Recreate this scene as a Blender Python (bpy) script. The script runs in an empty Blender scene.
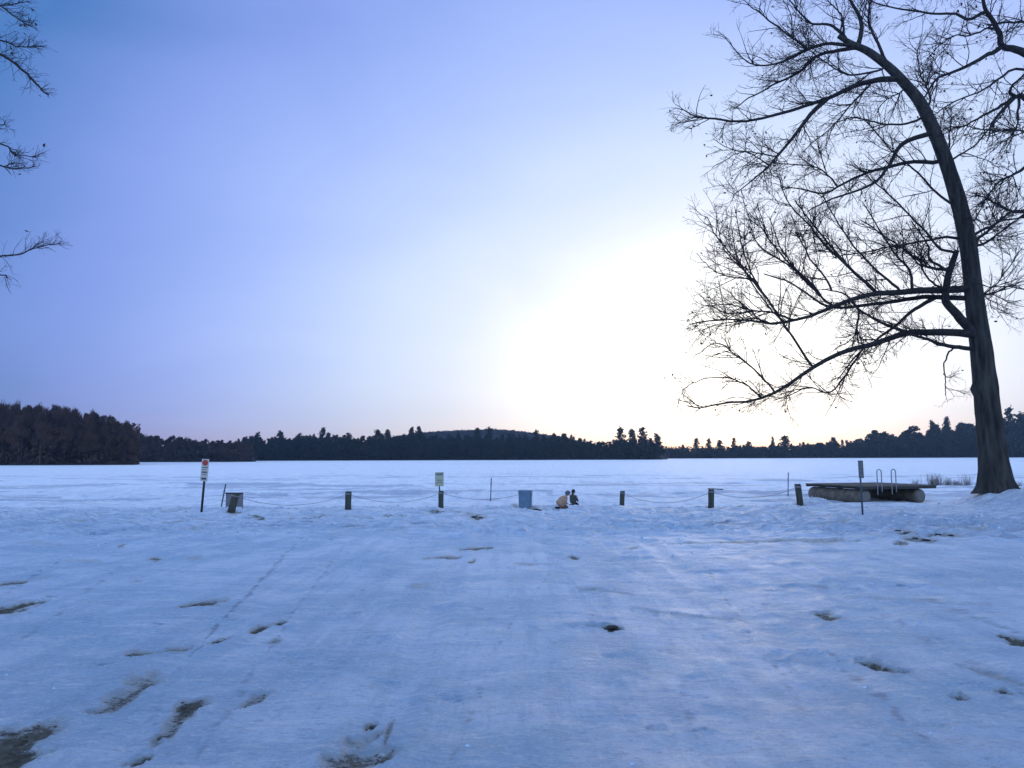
import bpy, bmesh, math, random
import numpy as np
from mathutils import Vector, Matrix

random.seed(7)
rng = np.random.default_rng(11)
R = math.radians
sc = bpy.context.scene
col = sc.collection

# ------------------------------------------------------------------ camera
W, H = 1024, 768
F = 745.0
EYE = 1.6
PITCH = math.atan(71.5 / F)
ROLL = R(0.17)
cam_d = bpy.data.cameras.new('camera')
cam_d.sensor_width = 36.0
cam_d.lens = F / W * 36.0
cam_d.clip_start = 0.05
cam_d.clip_end = 20000
cam = bpy.data.objects.new('camera', cam_d)
col.objects.link(cam)
CM = Matrix.Rotation(R(90) + PITCH, 4, 'X') @ Matrix.Rotation(-ROLL, 4, 'Z')
CM.translation = (0, 0, EYE)
cam.matrix_world = CM
sc.camera = cam
CR = np.array(CM.to_3x3())
CO = np.array([0, 0, EYE])


def ray(px, py):
    d = np.array([(px - W / 2) / F, -(py - H / 2) / F, -1.0])
    return CR @ d


def at(px, py, Y):
    """the world point seen at a photo position, Y metres out"""
    d = ray(px, py)
    return CO + d * (Y / d[1])


def project(P):
    q = (P - CO) @ CR
    z = np.maximum(-q[:, 2], 1e-4)
    return W / 2 + q[:, 0] / z * F, H / 2 - q[:, 1] / z * F, -q[:, 2]


# ------------------------------------------------------------------ noise
def _hash(ix, iy, seed):
    h = (ix.astype(np.int64) * 374761393 + iy.astype(np.int64) * 668265263 + seed * 1274126177) & 0x7fffffff
    h = ((h ^ (h >> 13)) * 1274126177) & 0x7fffffff
    return ((h ^ (h >> 16)) & 0xffff) / 65535.0


def vnoise(x, y, seed=0):
    ix, iy = np.floor(x), np.floor(y)
    fx, fy = x - ix, y - iy
    fx = fx * fx * fx * (fx * (fx * 6 - 15) + 10)
    fy = fy * fy * fy * (fy * (fy * 6 - 15) + 10)
    a = _hash(ix, iy, seed); b = _hash(ix + 1, iy, seed)
    c = _hash(ix, iy + 1, seed); d = _hash(ix + 1, iy + 1, seed)
    return (a + (b - a) * fx) * (1 - fy) + (c + (d - c) * fx) * fy


def fbm(x, y, o=4, seed=0):
    s = 0; amp = 0.5; tot = 0
    for k in range(o):
        s = s + amp * vnoise(x * 2 ** k + 17.3 * k, y * 2 ** k - 9.1 * k, seed + k)
        tot += amp; amp *= 0.5
    return s / tot


def sstep(a, b, x):
    t = np.clip((x - a) / (b - a), 0, 1)
    return t * t * (3 - 2 * t)


# ------------------------------------------------------------------ objects
def tag(o, label=None, cat=None, group=None, kind=None):
    if label: o['label'] = label
    if cat: o['category'] = cat
    if group: o['group'] = group
    if kind: o['kind'] = kind
    return o


def empty(name, loc, rz=0.0):
    o = bpy.data.objects.new(name, None)
    o.empty_display_size = 0.2
    col.objects.link(o)
    o.location = tuple(loc)
    o.rotation_euler = (0, 0, rz)
    return o


def mesh_np(name, V, Fc, mat, parent=None, smooth=True, world=True):
    """V (n,3); Fc (m,k) int.  One mesh object."""
    V = np.asarray(V, np.float32); Fc = np.asarray(Fc, np.int32)
    me = bpy.data.meshes.new(name)
    me.vertices.add(len(V)); me.vertices.foreach_set('co', V.ravel())
    k = Fc.shape[1]
    me.loops.add(Fc.size); me.loops.foreach_set('vertex_index', Fc.ravel())
    me.polygons.add(len(Fc))
    me.polygons.foreach_set('loop_start', np.arange(0, Fc.size, k, dtype=np.int32))
    me.polygons.foreach_set('use_smooth', np.full(len(Fc), smooth))
    me.update(calc_edges=True); me.validate()
    me.materials.append(mat)
    return link(name, me, parent)


def link(name, me, parent=None):
    o = bpy.data.objects.new(name, me)
    col.objects.link(o)
    if parent: o.parent = parent
    return o


def from_bm(name, bm, mat, parent=None, smooth=False):
    bmesh.ops.recalc_face_normals(bm, faces=bm.faces)
    me = bpy.data.meshes.new(name)
    bm.to_mesh(me); bm.free()
    if smooth:
        for p in me.polygons: p.use_smooth = True
    me.materials.append(mat)
    return link(name, me, parent)


def bm_box(bm, c, s, bevel=0.0, rot=None):
    r = bmesh.ops.create_cube(bm, size=1.0)
    vs = r['verts']
    M = Matrix.Translation(c) @ (rot.to_4x4() if rot else Matrix.Identity(4)) @ Matrix.Diagonal((s[0], s[1], s[2], 1))
    bmesh.ops.transform(bm, matrix=M, verts=vs)
    if bevel:
        es = list({e for v in vs for e in v.link_edges})
        bmesh.ops.bevel(bm, geom=es, offset=bevel, segments=2, affect='EDGES')
    return vs


def bm_cyl(bm, p0, p1, r0, r1=None, seg=16, cap=True):
    p0, p1 = Vector(p0), Vector(p1)
    r1 = r0 if r1 is None else r1
    d = p1 - p0
    rot = d.to_track_quat('Z', 'Y').to_matrix().to_4x4()
    bmesh.ops.create_cone(bm, cap_ends=cap, segments=seg, radius1=r0, radius2=r1, depth=d.length,
                          matrix=Matrix.Translation((p0 + p1) / 2) @ rot)


def tubes(P, Rd, k):
    """batch of tubes: P (N,n,3), Rd (N,n) -> verts, quads"""
    N, n, _ = P.shape
    T = np.gradient(P, axis=1)
    T /= np.linalg.norm(T, axis=2, keepdims=True) + 1e-9
    mean = P[:, -1] - P[:, 0]
    ref = np.zeros((N, 3))
    ax = np.argmin(np.abs(mean), axis=1)
    ref[np.arange(N), ax] = 1
    U = np.cross(T, ref[:, None, :]); U /= np.linalg.norm(U, axis=2, keepdims=True) + 1e-9
    Vv = np.cross(T, U)
    a = np.arange(k) / k * 2 * np.pi
    ring = (P[:, :, None, :] + Rd[:, :, None, None] * (np.cos(a)[None, None, :, None] * U[:, :, None, :]
            + np.sin(a)[None, None, :, None] * Vv[:, :, None, :]))
    V = ring.reshape(-1, 3)
    i = np.arange(N)[:, None, None] * n * k
    j = np.arange(n - 1)[None, :, None] * k
    q = np.arange(k)[None, None, :]
    q2 = (q + 1) % k
    A = i + j + q; B = i + j + q2
    Fc = np.stack([A, B, B + k, A + k], -1).reshape(-1, 4)
    return V, Fc


class Acc:
    def __init__(s): s.V = []; s.F = []; s.n = 0
    def add(s, V, Fc):
        s.V.append(V); s.F.append(Fc + s.n); s.n += len(V)
    def build(s, name, mat, parent=None, smooth=True):
        return mesh_np(name, np.concatenate(s.V), np.concatenate(s.F), mat, parent, smooth)


def catmull(P, R_, m):
    """resample control points P (k,d) smoothly to m points"""
    P = np.asarray(P, float); R_ = np.asarray(R_, float)
    A = np.column_stack([P, R_])
    A = np.vstack([2 * A[0] - A[1], A, 2 * A[-1] - A[-2]])
    k = len(P) - 1
    t = np.linspace(0, k - 1e-6, m)
    i = t.astype(int); f = (t - i)[:, None]
    p0, p1, p2, p3 = A[i], A[i + 1], A[i + 2], A[i + 3]
    Q = 0.5 * (2 * p1 + (p2 - p0) * f + (2 * p0 - 5 * p1 + 4 * p2 - p3) * f ** 2 + (3 * p1 - p0 - 3 * p2 + p3) * f ** 3)
    return Q[:, :3], np.maximum(Q[:, 3], 0.004)


# ------------------------------------------------------------------ materials
def mat(name, color, rough=0.7, spec=0.3, metal=0.0, var=0.0, vscale=4.0, bump=0.0, bscale=20.0, color2=None, stretch=None):
    m = bpy.data.materials.new(name); m.use_nodes = True
    nt = m.node_tree; N = nt.nodes; L = nt.links
    b = N['Principled BSDF']
    b.inputs['Roughness'].default_value = rough
    b.inputs['Specular IOR Level'].default_value = spec
    b.inputs['Metallic'].default_value = metal
    tc = N.new('ShaderNodeTexCoord')
    src = tc.outputs['Object']
    if stretch:
        mp = N.new('ShaderNodeMapping'); mp.inputs['Scale'].default_value = stretch
        L.new(src, mp.inputs['Vector']); src = mp.outputs['Vector']
    n = N.new('ShaderNodeTexNoise'); n.inputs['Scale'].default_value = vscale
    n.inputs['Detail'].default_value = 5
    L.new(src, n.inputs['Vector'])
    rp = N.new('ShaderNodeValToRGB')
    c2 = color2 or tuple(c * (1 - var) for c in color)
    rp.color_ramp.elements[0].position = 0.32; rp.color_ramp.elements[1].position = 0.68
    rp.color_ramp.elements[0].color = (*c2, 1); rp.color_ramp.elements[1].color = (*color, 1)
    L.new(n.outputs['Fac'], rp.inputs['Fac'])
    L.new(rp.outputs['Color'], b.inputs['Base Color'])
    if bump:
        n2 = N.new('ShaderNodeTexNoise'); n2.inputs['Scale'].default_value = bscale; n2.inputs['Detail'].default_value = 6
        L.new(src, n2.inputs['Vector'])
        bp = N.new('ShaderNodeBump'); bp.inputs['Strength'].default_value = bump; bp.inputs['Distance'].default_value = 0.03
        L.new(n2.outputs['Fac'], bp.inputs['Height']); L.new(bp.outputs['Normal'], b.inputs['Normal'])
    return m


M = {}
M['bark'] = mat('bark', (0.078, 0.072, 0.062), 0.9, 0.12, color2=(0.020, 0.020, 0.019), vscale=5.0, bump=1.0, bscale=11, stretch=(1, 1, 0.16))
M['limb'] = mat('limb_bark', (0.052, 0.045, 0.042), 0.9, 0.12, color2=(0.024, 0.022, 0.021), vscale=6.0, bump=0.6, bscale=14)
M['twig'] = mat('twig', (0.050, 0.042, 0.042), 0.85, 0.15, var=0.35, vscale=2.0)
M['leaf'] = mat('dead_leaf', (0.055, 0.032, 0.022), 0.8, 0.2, var=0.4, vscale=2.0)
M['post'] = mat('weathered_post', (0.085, 0.092, 0.070), 0.85, 0.2, color2=(0.035, 0.036, 0.030), vscale=9, bump=0.5, bscale=30, stretch=(1, 1, 0.15))
M['post_top'] = mat('post_end_grain', (0.13, 0.12, 0.10), 0.85, 0.2, var=0.4, vscale=30)
M['rope'] = mat('rope', (0.30, 0.29, 0.30), 0.8, 0.2, var=0.4, vscale=40)
M['steel'] = mat('dull_steel', (0.30, 0.32, 0.34), 0.45, 0.5, 0.7, var=0.3, vscale=12)
M['stake'] = mat('stake_paint', (0.07, 0.10, 0.13), 0.6, 0.4, 0.2, var=0.4, vscale=14)
M['dark_metal'] = mat('dark_metal', (0.028, 0.028, 0.034), 0.5, 0.4, 0.3, var=0.3, vscale=12)
M['panel'] = mat('grey_panel', (0.22, 0.21, 0.21), 0.7, 0.3, color2=(0.15, 0.145, 0.15), vscale=7, bump=0.1)
M['sign_white'] = mat('sign_white', (0.58, 0.55, 0.48), 0.5, 0.4, var=0.18, vscale=9)
M['sign_green'] = mat('sign_faded', (0.44, 0.45, 0.31), 0.55, 0.4, var=0.2, vscale=9)
M['sign_blue'] = mat('sign_slate', (0.13, 0.145, 0.145), 0.5, 0.4, var=0.3, vscale=9)
M['red'] = mat('sign_red', (0.42, 0.055, 0.035), 0.5, 0.4, var=0.15, vscale=9)
M['ink'] = mat('sign_ink', (0.05, 0.05, 0.06), 0.5, 0.3)
M['bin'] = mat('bin_plastic', (0.125, 0.215, 0.31), 0.45, 0.4, var=0.22, vscale=5, bump=0.05)
M['deck'] = mat('deck_board', (0.14, 0.122, 0.098), 0.85, 0.2, color2=(0.065, 0.062, 0.055), vscale=6, bump=0.3, bscale=25, stretch=(1, 0.2, 1))
M['beam'] = mat('raft_beam', (0.075, 0.07, 0.06), 0.85, 0.2, var=0.4, vscale=8, bump=0.3)
M['float'] = mat('pontoon', (0.19, 0.155, 0.115), 0.7, 0.25, color2=(0.085, 0.070, 0.056), vscale=4, bump=0.15, bscale=12)
M['float_end'] = mat('pontoon_end', (0.20, 0.185, 0.165), 0.7, 0.3, var=0.3, vscale=6)
M['skin'] = mat('skin', (0.45, 0.25, 0.18), 0.6, 0.3)
M['tan'] = mat('tan_coat', (0.46, 0.285, 0.19), 0.9, 0.1, var=0.25, vscale=9, bump=0.3)
M['grey_cloth'] = mat('grey_hat', (0.13, 0.14, 0.16), 0.9, 0.1, var=0.25, vscale=12, bump=0.3)
M['green_coat'] = mat('grey_green_coat', (0.075, 0.085, 0.072), 0.9, 0.1, var=0.35, vscale=9, bump=0.3)
M['brown_cloth'] = mat('brown_trousers', (0.15, 0.09, 0.07), 0.9, 0.1, var=0.3, vscale=9)
M['dark_cloth'] = mat('dark_trousers', (0.03, 0.03, 0.045), 0.9, 0.1, var=0.3, vscale=9)
M['hair'] = mat('dark_hair', (0.018, 0.012, 0.014), 0.7, 0.3, var=0.3, vscale=20)
M['eye'] = mat('eye', (0.02, 0.02, 0.02), 0.2, 0.5)
M['pine'] = mat('pine_foliage', (0.034, 0.044, 0.036), 0.9, 0.1, color2=(0.018, 0.024, 0.021), vscale=0.25)
M['bare_crown'] = mat('bare_wood', (0.105, 0.060, 0.040), 0.9, 0.1, color2=(0.045, 0.028, 0.020), vscale=0.12)
M['mixed'] = mat('mixed_wood', (0.080, 0.050, 0.042), 0.9, 0.1, color2=(0.034, 0.030, 0.028), vscale=0.1)
M['hill'] = mat('hill_wood', (0.030, 0.026, 0.026), 0.95, 0.1, color2=(0.014, 0.013, 0.014), vscale=0.05)
M['litter'] = mat('forest_floor', (0.045, 0.042, 0.040), 0.95, 0.1, color2=(0.022, 0.022, 0.022), vscale=0.2)
M['far_trunk'] = mat('far_trunk', (0.045, 0.038, 0.036), 0.9, 0.1, var=0.3)
M['weed'] = mat('dry_weed', (0.26, 0.22, 0.20), 0.9, 0.1, var=0.4, vscale=3)
M['clod'] = mat('frozen_clod', (0.06, 0.053, 0.05), 0.9, 0.1, var=0.4, vscale=9)


def snow_material(name, bump_near, fc, fc2, fc3, sheen):
    m = bpy.data.materials.new(name); m.use_nodes = True
    nt = m.node_tree; N = nt.nodes; L = nt.links
    b = N['Principled BSDF']
    b.inputs['Specular IOR Level'].default_value = 0.45
    b.inputs['Sheen Weight'].default_value = sheen; b.inputs['Sheen Roughness'].default_value = 0.4
    tc = N.new('ShaderNodeTexCoord')

    def noise(scale, det=5, rough=0.6, stretch=None):
        n = N.new('ShaderNodeTexNoise'); n.inputs['Scale'].default_value = scale
        n.inputs['Detail'].default_value = det; n.inputs['Roughness'].default_value = rough
        if stretch:
            mp = N.new('ShaderNodeMapping'); mp.inputs['Scale'].default_value = stretch
            mp.inputs['Rotation'].default_value = (0, 0, R(8))
            L.new(tc.outputs['Object'], mp.inputs['Vector']); L.new(mp.outputs['Vector'], n.inputs['Vector'])
        else:
            L.new(tc.outputs['Object'], n.inputs['Vector'])
        return n.outputs['Fac']

    def mix(a, bb, f, blend='MIX'):
        x = N.new('ShaderNodeMix'); x.data_type = 'RGBA'; x.blend_type = blend
        for s, v in ((6, a), (7, bb)):
            if isinstance(v, tuple): x.inputs[s].default_value = (*v, 1)
            else: L.new(v, x.inputs[s])
        if isinstance(f, float): x.inputs[0].default_value = f
        else: L.new(f, x.inputs[0])
        return x.outputs[2]

    def rng_(v, a, bb, c=0.0, d=1.0):
        x = N.new('ShaderNodeMapRange'); x.interpolation_type = 'SMOOTHSTEP'
        L.new(v, x.inputs[0])
        for k, q in enumerate((a, bb, c, d)): x.inputs[k + 1].default_value = q
        return x.outputs[0]

    def math_(op, a, bb):
        x = N.new('ShaderNodeMath'); x.operation = op
        for s, v in ((0, a), (1, bb)):
            if isinstance(v, (int, float)): x.inputs[s].default_value = v
            else: L.new(v, x.inputs[s])
        return x.outputs[0]

    def attr(nm):
        a = N.new('ShaderNodeAttribute'); a.attribute_name = nm
        return a.outputs['Fac']

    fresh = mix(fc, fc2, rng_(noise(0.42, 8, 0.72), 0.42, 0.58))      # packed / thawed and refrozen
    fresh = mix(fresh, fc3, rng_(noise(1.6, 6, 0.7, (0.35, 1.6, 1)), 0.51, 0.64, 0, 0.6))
    fresh = mix(fresh, (0.95, 0.94, 0.94), math_('MULTIPLY', attr('fresh'), math_('ADD', 0.25, math_('MULTIPLY', noise(1.1, 6, 0.7, (0.5, 1.5, 1)), 1.1))))
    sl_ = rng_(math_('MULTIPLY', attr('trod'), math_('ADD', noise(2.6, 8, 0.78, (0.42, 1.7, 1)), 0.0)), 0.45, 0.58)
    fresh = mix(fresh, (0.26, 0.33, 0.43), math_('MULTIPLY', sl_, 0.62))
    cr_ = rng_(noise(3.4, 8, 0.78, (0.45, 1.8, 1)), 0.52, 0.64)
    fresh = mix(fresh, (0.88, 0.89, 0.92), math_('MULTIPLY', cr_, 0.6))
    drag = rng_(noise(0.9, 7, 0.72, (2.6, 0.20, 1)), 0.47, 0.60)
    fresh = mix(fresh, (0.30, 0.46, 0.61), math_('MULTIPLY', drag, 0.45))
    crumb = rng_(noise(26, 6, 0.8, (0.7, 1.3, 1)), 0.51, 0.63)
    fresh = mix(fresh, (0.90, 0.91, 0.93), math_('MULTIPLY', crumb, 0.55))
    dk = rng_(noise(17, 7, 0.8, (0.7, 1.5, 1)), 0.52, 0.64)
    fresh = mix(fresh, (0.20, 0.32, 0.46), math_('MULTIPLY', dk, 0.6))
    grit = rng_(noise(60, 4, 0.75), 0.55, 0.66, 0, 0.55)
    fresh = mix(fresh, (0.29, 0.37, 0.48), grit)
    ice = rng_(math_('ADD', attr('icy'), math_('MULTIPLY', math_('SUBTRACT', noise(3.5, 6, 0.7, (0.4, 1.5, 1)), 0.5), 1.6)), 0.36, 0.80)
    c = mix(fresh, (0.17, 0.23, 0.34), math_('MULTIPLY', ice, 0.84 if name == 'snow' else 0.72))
    rag = math_('ADD', math_('MULTIPLY', noise(6, 8, 0.8), 0.6), math_('MULTIPLY', noise(24, 6, 0.8), 0.4))
    edge = math_('MULTIPLY', attr('bare'), math_('ADD', 1.0, math_('MULTIPLY', math_('SUBTRACT', rag, 0.5), 3.6)))
    soil = mix((0.045, 0.039, 0.027), (0.130, 0.122, 0.080), rng_(noise(14, 6, 0.7), 0.38, 0.66))
    bare = rng_(edge, 0.30, 0.72)
    thin = rng_(edge, 0.04, 0.42)
    c = mix(c, (0.40, 0.42, 0.40), math_('MULTIPLY', thin, 0.75))
    c = mix(c, soil, bare)
    L.new(c, b.inputs['Base Color'])
    L.new(math_('ADD', math_('MULTIPLY', bare, 0.35), rng_(noise(2.2, 5), 0.3, 0.7, 0.42, 0.6)), b.inputs['Roughness'])
    hgt = math_('ADD', math_('MULTIPLY', noise(9, 8, 0.76), 0.075), math_('MULTIPLY', noise(40, 6, 0.75), 0.028))
    hgt = math_('ADD', hgt, math_('MULTIPLY', noise(2.0, 6, 0.66, (0.5, 1.6, 1)), 0.10))
    hgt = math_('ADD', hgt, math_('MULTIPLY', rng_(noise(4.5, 5, 0.7, (0.35, 1.7, 1)), 0.56, 0.70), 0.022))
    bp = N.new('ShaderNodeBump'); bp.inputs['Strength'].default_value = bump_near; bp.inputs['Distance'].default_value = 1.0
    L.new(hgt, bp.inputs['Height']); L.new(bp.outputs['Normal'], b.inputs['Normal'])
    return m


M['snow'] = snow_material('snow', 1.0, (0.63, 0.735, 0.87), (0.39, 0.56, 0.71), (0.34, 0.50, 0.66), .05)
M['lake'] = snow_material('lake_snow', 0.6, (0.96, 0.95, 0.94), (0.92, 0.92, 0.93), (0.82, 0.85, 0.89), .6)

# ------------------------------------------------------------------ terrain
LAKE = -0.85


def ground_base(x, y):
    x = np.asarray(x, float); y = np.asarray(y, float)
    z = -0.018 * np.clip(y, -40, 31)
    z = z - 0.30 * sstep(30.8, 36.0, y) - 1.6 * sstep(36, 62, y)
    ridge = np.exp(-((y - 32.3) / 2.6) ** 2)
    rise = sstep(18.6, 20.9, x) * 0.72
    z = z + rise * np.where(y < 32.3, np.exp(-((y - 32.3) / 7.0) ** 2), ridge)
    z = z + 0.42 * np.exp(-((x - 13.35) / .95) ** 2 - ((y - 33.3) / .8) ** 2)
    z = z + 0.05 * (fbm(x / 6.0, y / 6.0, 3, 5) - 0.5) * sstep(2, 8, np.hypot(x, y))
    return z


def hit(px, py):
    """where the sight line through a photo position meets the beach or the ice"""
    d = ray(px, py)
    t0, t1 = 1.0, 400.0
    ts = np.exp(np.linspace(math.log(1.0), math.log(400.0), 4000))
    P = CO[None] + d[None] * ts[:, None]
    g = np.maximum(ground_base(P[:, 0], P[:, 1]), LAKE)
    i = int(np.argmax(P[:, 2] < g))
    return np.array([P[i, 0], P[i, 1], g[i]])


# bare or scuffed marks in the snow: photo strokes x0 y0 x1 y1 half-height strength
MARKS = [
    (-10, 613, 40, 603, 4.5, 1.0), (-5, 587, 28, 582, 2.2, .75), (30, 581, 56, 575, 2, .35),
    (103, 704, 146, 682, 8.5, .62), (98, 706, 120, 700, 9, .45), (-20, 768, 30, 740, 15, 1.1),
    (160, 734, 176, 722, 8, .6), (180, 714, 196, 706, 7, .75), (128, 762, 144, 758, 3.5, .9),
    (184, 606, 224, 600, 3.0, .75), (214, 641, 228, 638, 2.6, .9), (253, 632, 266, 627, 2.6, .85), (276, 624, 284, 622, 2, .8),
    (128, 654, 150, 652, 2.5, .65), (160, 652, 190, 648, 2.2, .5), (250, 703, 266, 695, 5, .55), (272, 642, 280, 640, 2, .5),
    (150, 559, 160, 558, 2, .8), (120, 546, 125, 545, 1.5, .7), (188, 558, 200, 557, 1.6, .5), (133, 581, 140, 580, 1.3, .55),
    (425, 559, 460, 556, 1.7, .62), (462, 549, 490, 547, 2.4, .75), (470, 562, 473, 561, 2, .7), (412, 586, 432, 585, 2, .35),
    (340, 764, 384, 752, 10, .62), (354, 742, 372, 736, 8, .42), (369, 724, 373, 722, 3, .9), (388, 735, 392, 722, 4, .45),
    (607, 627, 617, 628, 2.8, 1.0), (866, 663, 884, 667, 5, .8), (876, 667, 905, 672, 3.5, .55), (820, 613, 836, 616, 4, .7),
    (1002, 636, 1030, 643, 3.2, 1.0), (955, 697, 963, 698, 3.2, .8), (1000, 691, 1008, 692, 2.8, .9), (960, 664, 1020, 680, 5, .35),
    (647, 545, 720, 543, 1.2, .5), (720, 542, 860, 540, 1.6, .55), (577, 587, 632, 593, 2, .42), (632, 608, 740, 620, 2, .28),
    (892, 531, 915, 534, 2.2, .75), (905, 538, 935, 540, 2.2, .7), (930, 534, 962, 536, 2, .65), (896, 544, 906, 545, 2, .7), (940, 528, 985, 530, 1.6, .5),
    (570, 556, 577, 557, 1.6, .8), (626, 549, 636, 548, 1.3, .6), (810, 586, 825, 587, 2.2, .45), (846, 596, 990, 605, 2.2, .28),
    (515, 564, 548, 565, 1.4, .5), (165, 522, 205, 521, 1.4, .5), (190, 528, 210, 529, 1.2, .5), (250, 517, 262, 520, 1.7, .9),
    (290, 519, 335, 518, 1.3, .6), (318, 518, 330, 517, 1.6, .8), (345, 517, 372, 518, 1.2, .6), (385, 516, 402, 517, 1.4, .7),
    (452, 513, 485, 515, 1.6, .6), (472, 517, 482, 517, 2.2, .9), (512, 507, 520, 508, 1.4, .8), (528, 509.8, 538, 510, 1.5, .8),
    (541, 510, 548, 510.2, 1.2, .55), (551, 510.2, 559, 510.3, 1.2, .6), (619, 513, 626, 513.5, 1.1, .9), (660, 512, 690, 513, 1.4, .6), (738, 507, 742, 506, 1.3, .9),
    (160, 511, 190, 510, 1.2, .4), (40, 520, 90, 521, 1.5, .4), (20, 543, 60, 544, 1.8, .35), (64, 560, 100, 562, 1.8, .35),
    (430, 511, 444, 511, 1.2, .8), (228, 512.5, 240, 512.5, 1.3, .8), (704, 508.3, 716, 508.3, 1.0, .8), (794, 505.6, 804, 505.6, 1.0, .8),
    (700, 522, 770, 523, 1.2, .4), (820, 524, 850, 524, 1.2, .5), (560, 530, 600, 531, 1.2, .4), (390, 531, 400, 530, 1.4, .6),
]
# icy wind streaks on the lake and wheel tracks on the beach
STREAKS = [
    (170, 484.5, 330, 485, .9, .8), (330, 486.5, 425, 487, 1.6, .75), (180, 488, 280, 487, 1.0, .6), (0, 488, 120, 486, 1.4, .5),
    (0, 497, 60, 498, 1.3, .6), (256, 496, 285, 495, 1.3, .9), (392, 494, 410, 493.5, .8, .9), (453, 493, 460, 492.6, 1.2, 1.3),
    (480, 477.6, 515, 477.2, .5, .7), (470, 491, 488, 490.5, .8, .7), (536, 491.5, 552, 493, 1.2, .8), (500, 493, 520, 492.5, .8, .5),
    (715, 493, 790, 493, 1.3, .75), (640, 494, 705, 493.4, 1.0, .55), (690, 489.7, 722, 489.7, .5, .5), (735, 496, 765, 495, 1.0, .5),
    (925, 484.2, 982, 485, 1.3, 1.1), (925, 494.5, 962, 493, 1.0, .9), (990, 484, 1040, 485, 1.2, .8), (60, 478, 160, 477, .6, .4),
    (560, 481, 640, 480.5, .8, .4), (30, 504, 110, 503, 1.2, .45), (380, 502, 440, 501, 1.0, .4), (785, 497.5, 800, 497.5, .8, .8),
    (186, 655, 122, 766, 6, .42), (830, 655, 925, 735, 7, .3), (196, 645, 190, 655, 4, .3), (770, 676, 800, 694, 3, .4),
]


TRACKS = [(300, 540, 190, 655, 3, .5), (345, 545, 260, 660, 3, .4), (260, 660, 190, 768, 6, .36), (560, 560, 500, 640, 3, .34), (500, 640, 450, 768, 6, .3), (640, 560, 668, 640, 3, .3), (668, 640, 712, 768, 7, .3),
          (700, 560, 760, 650, 3, .4), (760, 650, 850, 768, 7, .36), (830, 655, 925, 735, 6, .45), (60, 560, -20, 610, 3, .4), (130, 560, 20, 640, 4, .34), (900, 590, 1040, 640, 5, .4), (880, 610, 1040, 700, 6, .36)]


def stroke_field(px, py, zc, table, warp=None):
    out = np.zeros(len(px))
    ok = (zc > 0.3)
    for (x0, y0, x1, y1, hh, s) in table:
        L_ = math.hypot(x1 - x0, y1 - y0)
        ux, uy = (x1 - x0) / L_, (y1 - y0) / L_
        mrg = hh * 3 + 2
        idx = np.nonzero(ok & (px > min(x0, x1) - mrg) & (px < max(x0, x1) + mrg) & (py > min(y0, y1) - mrg) & (py < max(y0, y1) + mrg))[0]
        if not len(idx): continue
        dx, dy = px[idx] - x0, py[idx] - y0
        a = dx * ux + dy * uy
        t = np.clip(a, 0, L_)
        along = (a - t)
        perp = -dx * uy + dy * ux
        tap = 0.55 + 0.45 * np.sin(np.pi * np.clip(a / L_, 0.0, 1.0))
        if warp is not None:
            perp = perp + warp[idx] * hh * 1.5; along = along + warp[idx[::-1]] * hh * .8
        d2 = (along / (hh * 1.8)) ** 2 + (perp / (hh * tap)) ** 2
        out[idx] = np.maximum(out[idx], s * np.exp(-d2 * 0.8))
    return out


def polar(angles, radii):
    A, Rr = np.meshgrid(angles, radii)
    X = np.sin(A) * Rr; Y = np.cos(A) * Rr
    nr, na = A.shape
    i = np.arange(nr - 1)[:, None] * na
    j = np.arange(na - 1)[None, :]
    a = i + j
    Fc = np.stack([a, a + na, a + na + 1, a + 1], -1).reshape(-1, 4)
    return X.ravel(), Y.ravel(), Fc


def set_attr(o, name, v):
    a = o.data.attributes.new(name, 'FLOAT', 'POINT')
    a.data.foreach_set('value', v.astype(np.float32))


# beach
fr = np.arange(-50, 50.01, 0.15)
ang = np.radians(np.concatenate([np.arange(-180, -50, 5.0), fr, np.arange(55, 180.1, 5.0)]))
rad = np.concatenate([[0.01, 0.5, 1.0, 1.5, 2.0, 2.5], np.exp(np.arange(math.log(2.9), math.log(48), 0.0062)), [50, 54, 60, 70, 90, 130, 200, 320, 600]])
gx, gy, gf = polar(ang, rad)
gz = ground_base(gx, gy)
P = np.column_stack([gx, gy, gz])
ppx, ppy, pz = project(P)
rr = np.hypot(gx, gy)
wp = (fbm(gx / .16, gy / .22, 4, 15) - .5) * 1.2 + (fbm(gx / .6, gy / .9, 3, 16) - .5)
MARKS = [(a, b, c, d, h_, s_ * (.78 if b < 600 else 1)) for a, b, c, d, h_, s_ in MARKS]
bare = stroke_field(ppx, ppy, pz, MARKS, wp)
icy = stroke_field(ppx, ppy, pz, STREAKS + [t_[:5] + (t_[5] + .14,) for t_ in TRACKS], wp)
near = sstep(1.0, 4.0, rr) * (1 - sstep(60, 120, rr))
trod = sstep(13, 22, gy) * (1 - sstep(34, 37, gy))
disp = 0.045 * (fbm(gx / 1.7, gy / 1.7, 4, 21) - 0.5) + 0.030 * (fbm(gx / 0.42, gy / 0.42, 3, 31) - 0.5) + .012 * (fbm(gx / .12, gy / .12, 2, 33) - .5)
disp += 0.012 * (fbm(gx / 2.4 + gy / 9, gy / 0.5, 3, 37) - 0.5)
lump = fbm(gx / 0.75, gy / 0.75, 3, 41)
disp += trod * (1 - .65 * sstep(15, 18.5, gx)) * (0.30 * np.clip(lump - 0.52, 0, 1) - 0.34 * np.clip(0.46 - lump, 0, 1) + .07 * (fbm(gx / .28, gy / .28, 2, 43) - .5))
rough_r = np.exp(-((gx - 12.5) / 4.0) ** 2 - ((gy - 22) / 5.0) ** 2)
disp += rough_r * 0.30 * (fbm(gx / 0.6, gy / 0.6, 4, 47) - 0.5)
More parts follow.
